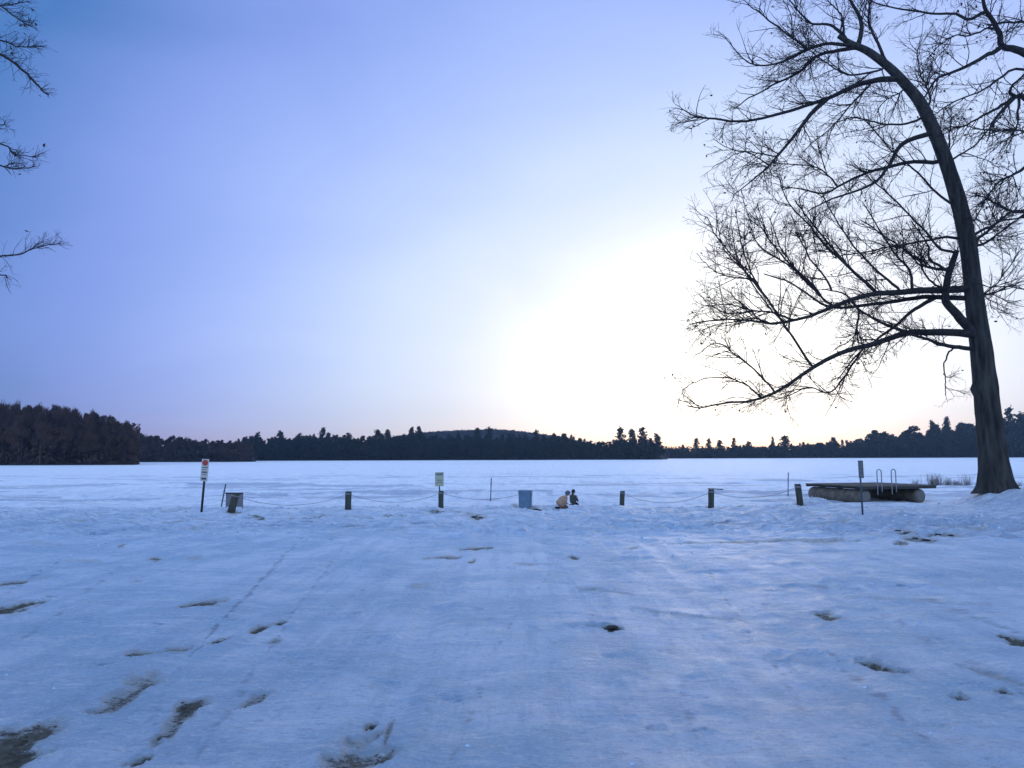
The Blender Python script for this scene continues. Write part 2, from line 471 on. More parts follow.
# trodden footprints
for k in range(300):
    if k % 14 == 0:
        x0 = random.uniform(-14, 14); y0 = random.uniform(4, 27); hd = random.uniform(-0.9, 0.9) if random.random() < .6 else random.uniform(1.2, 1.9)
    x0 += math.sin(hd) * 0.62; y0 += math.cos(hd) * 0.62; hd += random.uniform(-.12, .12)
    sgn = 1 if k % 2 else -1
    cx, cy = x0 + sgn * .11 * math.cos(hd), y0 - sgn * .11 * math.sin(hd)
    idx = np.nonzero((np.abs(gx - cx) < .4) & (np.abs(gy - cy) < .4))[0]
    if not len(idx): continue
    dx, dy = gx[idx] - cx, gy[idx] - cy
    a = dx * math.sin(hd) + dy * math.cos(hd); p = dx * math.cos(hd) - dy * math.sin(hd)
    q = (a / .15) ** 2 + (p / .062) ** 2
    disp[idx] += random.uniform(.004, .013) * (.4 + 1.2 * vnoise(gx[idx] / .09, gy[idx] / .09, 91)) * (-np.exp(-q ** 2) + 0.35 * np.exp(-(q - 2.0) ** 2))
# two old wheel ruts towards the water
for off in (-2.15, -0.75, 2.6, 4.1):
    cxl = off + 0.22 * (gy - 4) * (-0.35 if off < 0 else .30) + 0.5 * np.sin(gy / 7 + off)
    d = np.abs(gx - cxl)
    w = 1 - sstep(14, 24, gy)
    disp += w * (-0.020 * np.exp(-(d / .13) ** 2) + 0.012 * np.exp(-((d - .24) / .07) ** 2)) * (0.4 + fbm(gx / 1.2, gy / 1.2, 2, 53))
# scuffs, slush holes and kicked-up ridges of the trampled strip
g = np.random.default_rng(321)
for k in range(330):
    if k < 210: cy = g.uniform(19, 33.5); cx = g.uniform(-.72, .72) * cy; a_ = g.uniform(.15, .8); b_ = g.uniform(.10, .30); st = g.uniform(.35, .95)
    elif k < 250: cy = g.normal(22, 2.5); cx = g.normal(12.2, 2.6); a_ = g.uniform(.15, .6); b_ = g.uniform(.12, .3); st = g.uniform(.5, 1.0)
    else: cy = g.uniform(4.5, 19); cx = g.uniform(-.7, .7) * cy; a_ = g.uniform(.06, .20) * (cy / 8) ** .7; b_ = g.uniform(.025, .07) * (cy / 8); st = g.uniform(.25, .75)
    ph = g.normal(0, .35)
    idx = np.nonzero((np.abs(gx - cx) < a_ * 2.6 + .3) & (np.abs(gy - cy) < b_ * 2.6 + a_ + .2))[0]
    if not len(idx): continue
    dx, dy = gx[idx] - cx, gy[idx] - cy
    u_ = (dx * math.cos(ph) + dy * math.sin(ph)) / a_ + wp[idx] * 1.6; v_ = (-dx * math.sin(ph) + dy * math.cos(ph)) / b_ + wp[idx[::-1]] * .8 + wp[idx] * 1.2
    q = u_ ** 2 + v_ ** 2
    icy[idx] = np.maximum(icy[idx], st * np.exp(-q * .9))
    if k % 5 == 0: bare[idx] = np.maximum(bare[idx], .5 * st * np.exp(-q * 1.5))
    disp[idx] += min(b_ * .28, .05) * (-np.exp(-q) + .8 * np.exp(-(q - 2.6) ** 2 * .6))
disp -= 0.03 * np.clip(bare, 0, 1) - 0.014 * np.exp(-((bare - .16) / .08) ** 2)
gz = gz + disp * near
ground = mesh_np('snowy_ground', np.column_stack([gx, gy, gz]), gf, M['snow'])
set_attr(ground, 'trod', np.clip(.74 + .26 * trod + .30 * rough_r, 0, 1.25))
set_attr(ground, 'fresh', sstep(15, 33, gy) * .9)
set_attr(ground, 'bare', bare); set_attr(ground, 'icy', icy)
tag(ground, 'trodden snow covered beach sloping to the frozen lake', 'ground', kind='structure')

g = np.random.default_rng(901)
ci = np.nonzero((bare > .42) & (gy < 16) & (gy > 2))[0]
wgt = rr[ci] ** 2; ci = g.choice(ci, 600, p=wgt / wgt.sum())
C = np.column_stack([gx[ci], gy[ci], gz[ci] + .006]) + g.normal(0, 1, (600, 3)) * np.array([.035, .035, .004])
LITTER = (C, g)
g = np.random.default_rng(611)
fi = np.nonzero((gy > 3.2) & (gy < 35) & (np.abs(gx) < gy * .95 + 1))[0]
wgt = rr[fi] ** 2 * (.25 + 1.1 * trod[fi] + 1.2 * rough_r[fi]) * sstep(.42, .62, fbm(gx[fi] / 1.3, gy[fi] / 1.3, 4, 19))
li = g.choice(fi, 6000, p=wgt / wgt.sum())
LUMP = (np.column_stack([gx[li], gy[li], gz[li]]), g)

# lake
ang = np.radians(np.arange(-88, 88.01, 0.25))
rad = np.concatenate([np.arange(27, 40, 0.25), np.exp(np.arange(math.log(40), math.log(130), 0.0062)), np.exp(np.linspace(math.log(131), math.log(4500), 50))])
lx, ly, lf = polar(ang, rad)
lP = np.column_stack([lx, ly, np.full(len(lx), LAKE)])
qx, qy, qz = project(lP)
wl = (fbm(lx / 1.1, ly / 1.6, 4, 25) - .5) * 1.1
icy2 = stroke_field(qx, qy, qz, [t_[:5] + (t_[5] * 1.35,) for t_ in STREAKS], wl)
fade = 1 - sstep(75, 140, ly)
drift = fbm(lx / 9 + 3, ly / 2.6, 4, 61)
lz = LAKE + fade * (0.34 * (drift - 0.5) + 0.26 * (fbm(lx / 1.6, ly / 0.9, 4, 67) - 0.5) * (1 - sstep(52, 70, ly)))
lz += fade * 0.16 * np.exp(-((ly - 66 - 3.0 * (fbm(lx / 14, lx * 0, 3, 71) - .5)) / 1.3) ** 2) * sstep(.42, .6, fbm(lx / 7, lx * 0 + 4, 3, 73))
lz = np.where(ly < 33.0, lz - 0.35 * (33.0 - ly), lz)
icy2 = np.maximum(icy2, 0.9 * fade * sstep(.545, .68, fbm(lx / 8, ly / 1.5, 5, 79)) * sstep(35, 40, ly))
icy2 = np.maximum(icy2, 0.6 * sstep(.60, .74, fbm(lx / 40, ly / 14, 4, 83)) * (1 - fade))
bare2 = stroke_field(qx, qy, qz, [m for m in MARKS if m[1] < 512])
lake = mesh_np('frozen_lake', np.column_stack([lx, ly, lz]), lf, M['lake'])
set_attr(lake, 'trod', 1.0 * (1 - sstep(46, 78, ly)) + .55 * sstep(46, 78, ly))
set_attr(lake, 'fresh', np.ones(len(lx)) * .9)
set_attr(lake, 'bare', bare2 * 0.9); set_attr(lake, 'icy', icy2)
tag(lake, 'frozen lake under wind swept snow', 'lake', kind='structure')

# ------------------------------------------------------------------ far shore
def leaf_cloud(C, size, seed):
    """random small faces round centres C (n,3)"""
    g = np.random.default_rng(seed)
    n = len(C)
    a = g.normal(size=(n, 3)); a /= np.linalg.norm(a, axis=1, keepdims=True)
    b = g.normal(size=(n, 3)); b -= a * (a * b).sum(1, keepdims=True); b /= np.linalg.norm(b, axis=1, keepdims=True)
    s = (size * g.uniform(.6, 1.4, n))[:, None]
    V = np.stack([C - a * s, C + b * s * .55, C + a * s, C - b * s * .55], 1).reshape(-1, 3)
    Fc = np.arange(n * 4).reshape(-1, 4)
    return V, Fc


def pine_pts(n, seed, spiky=False):
    """unit-height conifer crown: branch whorls with gaps"""
    g = np.random.default_rng(seed)
    pts = []
    nb = 80 if not spiky else 60
    for k in range(nb):
        h = 0.16 + 0.82 * (k + g.uniform(0, 1)) / nb
        if spiky: w = 0.22 * (1 - h) ** 0.8 + 0.02
        else: w = 0.23 * math.sin(math.pi * min(1, (h - .08) / .95)) ** .95 * g.uniform(.55, 1.2) * (1.15 - .55 * h) + .015
        az = g.uniform(0, 2 * math.pi)
        m = max(4, int(n / nb))
        t = g.uniform(.1, 1, m) ** .7
        up = g.uniform(-.02, .10) * (0 if spiky else 1)
        rr_ = w * t
        sp = 0.035 + .02 * t
        pts.append(np.column_stack([np.cos(az) * rr_ + g.normal(0, .6, m) * sp, np.sin(az) * rr_ + g.normal(0, .6, m) * sp,
                                    h + up * t + (-.05 * t if spiky else 0) + g.normal(0, .35, m) * sp]))
    return np.concatenate(pts)


def dome_pts(n, seed):
    """unit-height broad crown made of several boughs"""
    g = np.random.default_rng(seed)
    pts = []
    nb = 16
    for k in range(nb):
        a = g.uniform(0, 2 * math.pi); r = g.uniform(0, .26); h = .98 - r * 1.1 - g.uniform(0, .40) ** 1.2
        m = n // nb
        s = g.uniform(.05, .10)
        v = g.normal(size=(m, 3)); v /= np.linalg.norm(v, axis=1, keepdims=True)
        v *= g.uniform(.3, 1, (m, 1)) ** .5
        pts.append(np.array([math.cos(a) * r, math.sin(a) * r, max(.22, h - s)]) + v * np.array([s * 1.3, s * 1.3, s]))
    return np.concatenate(pts)


def twig_slivers(n, seed):
    """unit-height leafless crown: trunk limbs are in the trunk mesh, this is the twig haze"""
    g = np.random.default_rng(seed)
    C = dome_pts(n, seed)
    n = len(C)
    up = C - np.array([0, 0, .25])
    d = up / np.linalg.norm(up, axis=1, keepdims=True) + g.normal(0, .45, (n, 3)) + np.array([0, 0, .35])
    d /= np.linalg.norm(d, axis=1, keepdims=True)
    s = np.cross(d, g.normal(size=(n, 3))); s /= np.linalg.norm(s, axis=1, keepdims=True)
    L_ = g.uniform(.04, .09, (n, 1)); w = g.uniform(.005, .009, (n, 1))
    V = np.stack([C - d * L_ * .4 - s * w, C - d * L_ * .4 + s * w, C + d * L_ + s * w * .4, C + d * L_ - s * w * .4], 1).reshape(-1, 3)
    return V, np.arange(n * 4).reshape(-1, 4)


def trunk_np(h, r, lean=0.0):
    P_ = np.array([[[0, 0, -0.03], [lean * .3, 0, h * .5], [lean, 0, h]]])
    return tubes(P_, np.array([[r, r * .7, r * .2]]), 5)


PROTO = {}
for s in range(4):
    pts = pine_pts(900, 100 + s); PROTO['pine', s] = (leaf_cloud(pts, 0.036, s), trunk_np(.95, .012))
    pts = pine_pts(800, 200 + s, True); PROTO['spike', s] = (leaf_cloud(pts, 0.034, s + 9), trunk_np(.97, .010))
    pts = dome_pts(900, 300 + s); PROTO['dome', s] = (leaf_cloud(pts, 0.036, s + 19), trunk_np(.6, .016))
    PROTO['bare', s] = (twig_slivers(800, 400 + s), trunk_np(.62, .016))


def skyline(tbl, px):
    xs, ys = zip(*tbl)
    return np.interp(px, xs, ys)


LAKE_EYE = EYE - LAKE


def shore_hit(px, D):
    p = at(px, 455.5, D)
    return p[0]


def wood(name, label, tbl, x0, x1, D, rows, spacing, kinds, material, depth, seed, slope, wide=1.0, lo=.62):
    """a far wood that reads as one mass; its trees top out at the skyline traced in tbl"""
    g = np.random.default_rng(seed)
    acc = Acc()
    for r in range(rows):
        Y = D + depth * (r + .2) / rows
        Xa, Xb = at(x0, 450, Y)[0], at(x1, 450, Y)[0]
        n = max(2, int((Xb - Xa) / spacing))
        for k in range(n):
            X = Xa + (Xb - Xa) * (k + g.uniform(.1, .9)) / n
            y_ = Y + g.uniform(-.5, .5) * depth / rows
            zb = LAKE + 0.25 + (y_ - D) * slope
            px, _, _ = project(np.array([[X, y_, zb]]))
            ytop = float(skyline(tbl, px[0]))
            top = at(px[0], ytop, y_)[2]
            hmax = top - zb
            f = g.uniform(lo, 1.0) if r < rows - 1 else g.uniform(.86, 1.02)
            if r == 0: f *= g.uniform(.75, 1)
            h = hmax * f
            if h < 1: continue
            kd = kinds[int(g.integers(len(kinds)))]
            (cv, cf), (tv, tf) = PROTO[kd, int(g.integers(4))]
            a = g.uniform(0, 6.28); ca, sa = math.cos(a), math.sin(a)
            wd = max(h * wide * g.uniform(.8, 1.25), 6.5)
            for V, Fc in ((cv, cf), (tv, tf)):
                Q = np.column_stack([(V[:, 0] * ca - V[:, 1] * sa) * wd + X, (V[:, 0] * sa + V[:, 1] * ca) * wd + y_, V[:, 2] * h + zb])
                acc.add(Q, Fc)
        # undergrowth that closes the foot of the wood
        m = int((Xb - Xa) * 14)
        C = np.column_stack([g.uniform(Xa, Xb, m), Y + g.uniform(-1, 3, m), LAKE + .2 + (Y - D) * slope + g.uniform(0, 1, m) ** 1.6 * 5.0])
        acc.add(*leaf_cloud(C, .75, seed + r))
    o = acc.build(name, material, smooth=False)
    tag(o, label, 'wood', kind='stuff')
    return o


def bank(name, tbl_x, D, depth, slope, label, hgt=None):
    """the rising ground a far wood stands on"""
    X = np.linspace(at(tbl_x[0], 450, D)[0], at(tbl_x[1], 450, D)[0], 120)
    rows_ = np.array([-1.5, 0, 1.5, 5, .2 * depth, .4 * depth, .7 * depth, depth])
    V = []
    for i, d in enumerate(rows_):
        k = (D + d) / D
        u_ = np.linspace(0, 1, 120); endf = sstep(0, .10, u_) * (1 - sstep(.94, 1, u_))
        z = LAKE - .4 + endf * (max(0, d - 1) * slope + (.5 if i > 0 else 0) + .5 * fbm(X / 6, X * 0 + d, 2, 7))
        V.append(np.column_stack([X * k, np.full_like(X, D + d) + (1.5 * (fbm(X / 9, X * 0, 3, 3) - .5)), z]))
    n = len(X); Vv = np.concatenate(V)
    i = np.arange(len(rows_) - 1)[:, None] * n; j = np.arange(n - 1)[None]
    a = i + j
    o = mesh_np(name, Vv, np.stack([a, a + 1, a + n + 1, a + n], -1).reshape(-1, 4), M['litter'])
    tag(o, label, 'shore', kind='structure')
    return o


HEAD = [(-80, 398), (0, 399), (20, 399), (50, 399.5), (75, 403.5), (100, 410), (115, 415), (128, 420), (134, 428), (138, 440), (141, 458)]
MID = [(120, 430), (150, 432), (180, 435), (200, 437), (230, 438), (250, 440)]
CEN = [(236, 440), (255, 434), (280, 434), (300, 433.5), (322, 432), (345, 433), (360, 434), (375, 433.5), (389, 432), (400, 434), (425, 433), (440, 433.5), (470, 432.5), (500, 433.5),
       (530, 434), (545, 434), (562, 433), (575, 436), (590, 439), (610, 440), (618, 438), (640, 437), (655, 438), (661, 444), (668, 448)]
RIG = [(655, 447), (690, 448), (720, 447), (740, 444), (760, 444), (800, 442), (820, 441), (850, 440), (862, 437), (880, 432), (905, 431), (925, 428), (945, 424), (1000, 421), (1024, 412), (1100, 408)]

bank('left_shore', (-130, 143), 222, 35.7, 0.28, 'low dark shore under the left wood')
bank('middle_shore', (100, 258), 330, 42, 0.13, 'far dark shore in the gap of the woods')
bank('centre_shore', (228, 672), 405, 47.25, 0.14, 'far dark shore under the evergreen wood')
bank('right_shore', (648, 1120), 530, 63, 0.08, 'far dark shore under the right hand wood')

wood('bare_wood', 'brown leafless wood on the headland at the left', HEAD, -70, 137, 222, 7, 2.6, ['bare', 'bare', 'bare', 'dome'], M['bare_crown'], 34, 1, .28, wide=.7)
wood('mixed_wood', 'low brown and green wood between headland and evergreens', MID, 118, 252, 330, 5, 3.2, ['bare', 'dome', 'dome'], M['mixed'], 40, 2, .13, wide=.8)
wood('evergreen_wood', 'dark evergreen wood along the middle of the far shore', CEN, 238, 662, 405, 5, 3.3, ['pine', 'dome', 'dome'], M['pine'], 45, 3, .14, wide=.9)
wood('shore_wood', 'dark wood along the far shore to the right', RIG, 657, 1090, 530, 5, 3.8, ['pine', 'dome', 'dome'], M['pine'], 60, 4, .08, wide=.95)

# the long wooded hill behind the evergreens
X = np.linspace(at(392, 430, 900)[0], at(640, 430, 900)[0], 260)
ys = np.interp(np.linspace(392, 640, 260), [392, 420, 440, 470, 490, 520, 535, 560, 600, 640], [437, 433, 431.5, 430, 429.3, 431.3, 433.5, 437, 447, 458])
rows_ = []
for k, (d, f) in enumerate([(-120, 0), (-80, .35), (-40, .75), (0, 1.0), (60, .9), (160, 0)]):
    z = np.array([at(p, y, 900)[2] for p, y in zip(np.linspace(392, 640, 260), ys)])
    zz = LAKE + (z - LAKE) * f + (f > .1) * 1.2 * (fbm(X / 5, X * 0 + d, 3, 17) - .5)
    rows_.append(np.column_stack([X * (900 + d) / 900, np.full_like(X, 900 + d), zz]))
n = 260; i = np.arange(5)[:, None] * n; j = np.arange(n - 1)[None]; a = i + j
hl = mesh_np('far_hill', np.concatenate(rows_), np.stack([a, a + 1, a + n + 1, a + n], -1).reshape(-1, 4), M['hill'])
tag(hl, 'long low wooded hill behind the evergreens', 'hill', kind='structure')
g = np.random.default_rng(77)
C = []
for k in range(5000):
    q = g.integers(2, 258); f = g.uniform(0, 1)
    a0, b0 = rows_[2][q], rows_[3][q]
    C.append(a0 + (b0 - a0) * f + np.array([g.uniform(-1, 1), 0, g.uniform(-.4, .9)]))
acc = Acc(); acc.add(*leaf_cloud(np.array(C), 1.4, 78))
tag(acc.build('hill_forest', M['hill'], smooth=False), 'grey leafless forest covering the long low hill', 'wood', kind='stuff')

# trees that stand out of the woods, each one its own
PMESH = {}


def far_tree(kind, px, ytop, D, label, group, wide, name, material, seed):
    g = np.random.default_rng(seed)
    x, y = at(px, 450, D)[0], D
    zb = LAKE + .3
    h = at(px, ytop, D)[2] - zb
    s = seed % 4
    key = (kind, s, material.name)
    if key not in PMESH:
        (cv, cf), (tv, tf) = PROTO[kind, s]
        tr = mesh_np('trunk', tv, tf, M['far_trunk']); cr = mesh_np('crown', cv, cf, material, smooth=False)
        PMESH[key] = (tr.data, cr.data)
        bpy.data.objects.remove(tr); bpy.data.objects.remove(cr)
    t = empty(name, (x, y, zb), g.uniform(0, 6.28))
    t.scale = (h * wide, h * wide, h)
    link('trunk', PMESH[key][0], t); link('crown', PMESH[key][1], t)
    tag(t, label, 'tree', group)
    return t


PINE, FIR, BARE = 'pines rising above the far evergreen wood', 'small firs on the low stretch of far shore', 'leafless trees on the rim of the headland'
far_tree('dome', 46, 397.5, 230, 'leafless tree making the highest bump of the brown headland wood', BARE, .7, 'leafless_tree', M['bare_crown'], 51)
far_tree('dome', 86, 404, 228, 'leafless tree halfway down the slope of the headland wood', BARE, .6, 'leafless_tree', M['bare_crown'], 52)
far_tree('dome', 109, 411, 224, 'leafless tree third from the lake end of the headland wood', BARE, .6, 'leafless_tree', M['bare_crown'], 53)
far_tree('dome', 125, 418, 221, 'round topped tree at the lake end of the headland wood', BARE, .62, 'leafless_tree', M['bare_crown'], 54)
far_tree('dome', 132, 421, 219, 'thin leaning outermost tree overhanging the tip of the headland', BARE, .5, 'leafless_tree', M['bare_crown'], 55)
far_tree('pine', 257, 433, 403, 'pine at the left end of the dark evergreen wood', PINE, .8, 'pine_tree', M['pine'], 61)
far_tree('pine', 280, 431.5, 403, 'broad pine between the wood end and its first tall peak', PINE, .95, 'pine_tree', M['pine'], 62)
far_tree('pine', 322, 429, 403, 'tall peaked pine above the left sign half of the evergreens', PINE, .85, 'pine_tree', M['pine'], 63)
far_tree('dome', 345, 430.5, 403, 'round headed pine just right of the tall peaked pine', PINE, .9, 'pine_tree', M['pine'], 64)
far_tree('spike', 377, 428.5, 403, 'left one of the twin pine tips above the evergreens', PINE, 1.0, 'pine_tree', M['pine'], 65)
far_tree('spike', 388, 428.5, 403, 'right one of the twin pine tips above the evergreens', PINE, 1.0, 'pine_tree', M['pine'], 66)
far_tree('pine', 411, 428.5, 403, 'left half of the double topped pine pair above the small square sign', PINE, .8, 'pine_tree', M['pine'], 67)
far_tree('pine', 419, 427.5, 403, 'right half of the double topped pine pair above the small square sign', PINE, .8, 'pine_tree', M['pine'], 68)
far_tree('pine', 477, 428.5, 403, 'pine standing out before the middle of the long hill', PINE, .7, 'pine_tree', M['pine'], 69)
far_tree('pine', 489, 427.5, 403, 'tallest pine before the middle of the long hill', PINE, .7, 'pine_tree', M['pine'], 70)
far_tree('spike', 536, 429.5, 403, 'single spire at the right end of the long hill', PINE, 1.0, 'pine_tree', M['pine'], 71)
far_tree('dome', 556, 430.5, 403, 'left one of two broad crowns right of the long hill', PINE, .95, 'pine_tree', M['pine'], 72)
far_tree('dome', 564, 430.5, 403, 'right one of two broad crowns right of the long hill', PINE, .8, 'pine_tree', M['pine'], 73)
far_tree('pine', 621, 427.5, 403, 'ragged pine, first of the four at the bright end of the evergreens', PINE, 0.87, 'pine_tree', M['pine'], 74)
far_tree('pine', 632, 430, 403, 'lower second pine of the four at the bright end of the evergreens', PINE, 0.95, 'pine_tree', M['pine'], 75)
far_tree('pine', 643, 428.5, 403, 'broad third pine of the four at the bright end of the evergreens', PINE, 1.05, 'pine_tree', M['pine'], 76)
far_tree('pine', 657, 434, 403, 'outermost pine of the four at the bright end of the evergreens', PINE, 0.98, 'pine_tree', M['pine'], 77)
far_tree('spike', 683, 444, 520, 'lowest fir beside the end of the evergreen wood', FIR, 1.1, 'fir_tree', M['pine'], 81)
far_tree('spike', 697, 437.5, 520, 'first of two equal spires in the bright gap', FIR, 1.15, 'fir_tree', M['pine'], 82)
far_tree('spike', 709, 438, 520, 'second of two equal spires in the bright gap', FIR, 1.15, 'fir_tree', M['pine'], 83)
far_tree('spike', 720, 439.5, 520, 'short fir between the equal spires and the slender one', FIR, 1.5, 'fir_tree', M['pine'], 84)
far_tree('spike', 734, 437, 520, 'slender fir left of the bushy fir in the bright gap', FIR, .9, 'fir_tree', M['pine'], 85)
far_tree('dome', 749, 439, 520, 'low round tree right of the slender fir', FIR, .8, 'fir_tree', M['pine'], 86)
far_tree('spike', 773, 436, 520, 'very thin fir beside the bushy triangular fir', FIR, .7, 'fir_tree', M['pine'], 87)
far_tree('spike', 785, 435, 520, 'bushy triangular fir rising alone from the low shore', FIR, 1.9, 'fir_tree', M['pine'], 88)
far_tree('spike', 834, 436.5, 520, 'small fir tip above the swim raft', FIR, 1.3, 'fir_tree', M['pine'], 89)
DOM = 'broad trees on the far shore beside the big oak'
far_tree('dome', 860, 433, 520, 'smallest round tree at the left foot of the two big crowns', DOM, .9, 'broad_tree', M['pine'], 91)
far_tree('dome', 879, 425, 520, 'large round crown standing left in the far wood near the oak', DOM, 1.25, 'broad_tree', M['pine'], 92)
far_tree('dome', 915, 422.5, 520, 'large square crown next to the oak trunk on the far shore', DOM, 1.2, 'broad_tree', M['pine'], 93)
far_tree('pine', 933, 421, 520, 'pointed tree between the square crown and the oak trunk', DOM, .6, 'pine_tree', M['pine'], 94)
far_tree('pine', 948, 418.5, 520, 'second pointed tree, closest to the oak trunk', DOM, .6, 'pine_tree', M['pine'], 95)
far_tree('pine', 1012, 409.5, 520, 'highest far tree right of the oak trunk', DOM, .7, 'pine_tree', M['pine'], 96)

# ------------------------------------------------------------------ foreground trees
def grow(PP, RR, per_m, L0, L1, n, r0, r1, angle, trop, wob, g, tmin=.25, up_only=0.0, taper=True):
    """spawn child branches on parents PP (N,m,3) with radii RR (N,m)"""
    N, m, _ = PP.shape
    seg = np.linalg.norm(np.diff(PP, axis=1), axis=2).sum(1)
    cnt = np.maximum(1, g.poisson(seg * per_m))
    par = np.repeat(np.arange(N), cnt)
    K = len(par)
    t = g.uniform(tmin, 1.0, K)
    f = t * (m - 1); i = np.minimum(f.astype(int), m - 2); w = (f - i)[:, None]
    p = PP[par, i] * (1 - w) + PP[par, i + 1] * w
    T = PP[par, i + 1] - PP[par, i]; T /= np.linalg.norm(T, axis=1, keepdims=True) + 1e-9
    rp = RR[par, i] * (1 - w[:, 0]) + RR[par, i + 1] * w[:, 0]
    q = g.normal(size=(K, 3)); q[:, 2] += up_only
    q -= T * (q * T).sum(1, keepdims=True); q /= np.linalg.norm(q, axis=1, keepdims=True)
    a = np.radians(g.uniform(angle[0], angle[1], K))[:, None]
    d = T * np.cos(a) + q * np.sin(a)
    Ln = g.uniform(L0, L1, K) * (1.15 - .75 * t if taper else 1.0)
    Q = np.zeros((K, n, 3)); Q[:, 0] = p
    step = (Ln / (n - 1))[:, None]
    for s in range(1, n):
        d = d + g.normal(0, wob, (K, 3)) + np.array([0, 0, trop])
        d /= np.linalg.norm(d, axis=1, keepdims=True)
        Q[:, s] = Q[:, s - 1] + d * step
    rs = np.minimum(rp * .75, r0 * (0.6 + .4 * Ln / L1))
    Rr = rs[:, None] + (np.minimum(r1, rs)[:, None] - rs[:, None]) * np.linspace(0, 1, n)[None]
    return Q, Rr


PXM = lambda Y: Y / F          # metres per photo pixel at Y metres


def limb_path(pts, Y0, Y1, w0, w1, m=22):
    """traced limb -> world points; Y0..Y1 how far out its root and tip are; w in photo pixels (thickness)"""
    k = len(pts)
    s = np.linspace(0, 1, k)
    Yv = Y0 + (Y1 - Y0) * s ** 1.3
    P_ = np.array([at(x, y, Y_) for (x, y), Y_ in zip(pts, Yv)])
    Rr = np.array([(w0 + (w1 - w0) * t ** .8) * PXM(Y_) / 2 for t, Y_ in zip(s, Yv)])
    return catmull(P_, Rr, m)


def snap(P2, Y, px, py, lim=22):
    d = np.hypot(P2[:, 0] - px, P2[:, 1] - py)
    i = int(np.argmin(d))
    return (P2[i], Y[i]) if d[i] < lim else (None, None)


def build_tree(name, label, base, trunk_pts, trunk_Y, limbs, seed, l1, l2, l3, leaves, knot=None, flare=True, group=None):
    g = np.random.default_rng(seed)
    root = empty(name, base)
    tag(root, label, 'tree', group)
    off = np.asarray(base)
    # trunk
    P_ = np.array([at(x, y, trunk_Y) if y < 486 or not flare else at(x, y, trunk_Y) for (x, y, w) in trunk_pts])
    Rr = np.array([w * PXM(trunk_Y) / 2 for (x, y, w) in trunk_pts])
    Pt, Rt = catmull(P_, Rr, 90)
    k = 40
    V, Fc = tubes(Pt[None], Rt[None], k)
    ringi = np.repeat(np.arange(90), k); a = np.tile(np.arange(k) / k * 2 * np.pi, 90)
    ctr = Pt[ringi]
    rel = V - ctr
    # ridged bark, root swell
    hgt = np.concatenate([[0], np.cumsum(np.linalg.norm(np.diff(Pt, axis=0), axis=1))])[ringi]
    mod = 1 + .16 * (fbm(a * 5.0, hgt * 1.1, 3, seed) - .5) + .035 * np.sin(a * 11 + 3 * fbm(a * 2, hgt * .8, 2, seed + 3)) * .6
    if flare: mod += .22 * np.exp(-hgt / .40) * np.cos(a * 5 + 1.0) + .10 * np.exp(-hgt / .9) * np.cos(a * 3 + .4)
    V = ctr + rel * mod[:, None]
    if knot:
        kp = at(knot[0], knot[1], trunk_Y - .05)
        dd = np.linalg.norm(V - kp, axis=1)
        V += (rel / (np.linalg.norm(rel, axis=1, keepdims=True) + 1e-9)) * (.24 * np.exp(-(dd / .24) ** 2))[:, None]
    mesh_np('trunk', V - off, Fc, M['bark'], root)
    PP, RR = [], []
    skel = [Pt]
    for (pts, Y0, Y1, w0, w1) in limbs:
        S = np.concatenate(skel)
        sx, sy, _z = project(S)
        q, Ys = snap(np.column_stack([sx, sy]), S[:, 1], *pts[0])
        if q is not None:
            pts = [tuple(q)] + list(pts[1:] if math.hypot(q[0] - pts[0][0], q[1] - pts[0][1]) < 9 else pts)
            Y1 += Ys - Y0; Y0 = Ys
        w0, w1 = w0 * 1.22, w1 * 1.25
        Pl, Rl = limb_path(pts, Y0, Y1, w0, w1)
        jit = np.cumsum(g.normal(0, .018, Pl.shape), axis=0); jit[0] = 0
        Pl = Pl + jit
        skel.append(Pl)
        PP.append(Pl); RR.append(Rl)
        V, Fc = tubes(Pl[None], Rl[None], 10)
        mesh_np('limb', V - off, Fc, M['limb'], root)
    PP = np.array(PP); RR = np.array(RR)
    acc = Acc()
    Q1, R1 = grow(PP, RR, g=g, **l1)
    acc.add(*tubes(Q1, R1, 5))
    Q2, R2 = grow(Q1, R1, g=g, **l2)
    acc.add(*tubes(Q2, R2, 4))
    Q3, R3 = grow(Q2, R2, g=g, **l3)
    acc.add(*tubes(Q3, R3, 3))
    acc.V = [v - off for v in acc.V]
    tw = acc.build('twigs', M['twig'], root)
    tag(tw, kind='stuff')
    if leaves:
        idx = g.integers(0, len(Q2), leaves)
        C = Q2[idx, -1] + g.normal(0, .05, (leaves, 3)) - np.array([0, 0, .05]) - off
        V, Fc = leaf_cloud(C, .062, seed)
        lv = mesh_np('dead_leaves', V, Fc, M['leaf'], root, smooth=False)
        tag(lv, kind='stuff')
    return root


def c1(*p): return [(670 + .3457 * x, .3457 * y) for x, y in p]
def c2(*p): return [(670 + .3457 * x, 240 + .3457 * y) for x, y in p]
def c3(*p): return [(820 + .1992 * x, .1992 * y) for x, y in p]
def c4(*p): return [(850 + .1822 * x, 110 + .1822 * y) for x, y in p]
def c5(*p): return [(840 + .1797 * x, 230 + .1797 * y) for x, y in p]
def cs(*p): return [(670 + .1953 * x, 120 + .1953 * y) for x, y in p]
def c6(*p): return [(670 + .1758 * x, 230 + .1758 * y) for x, y in p]


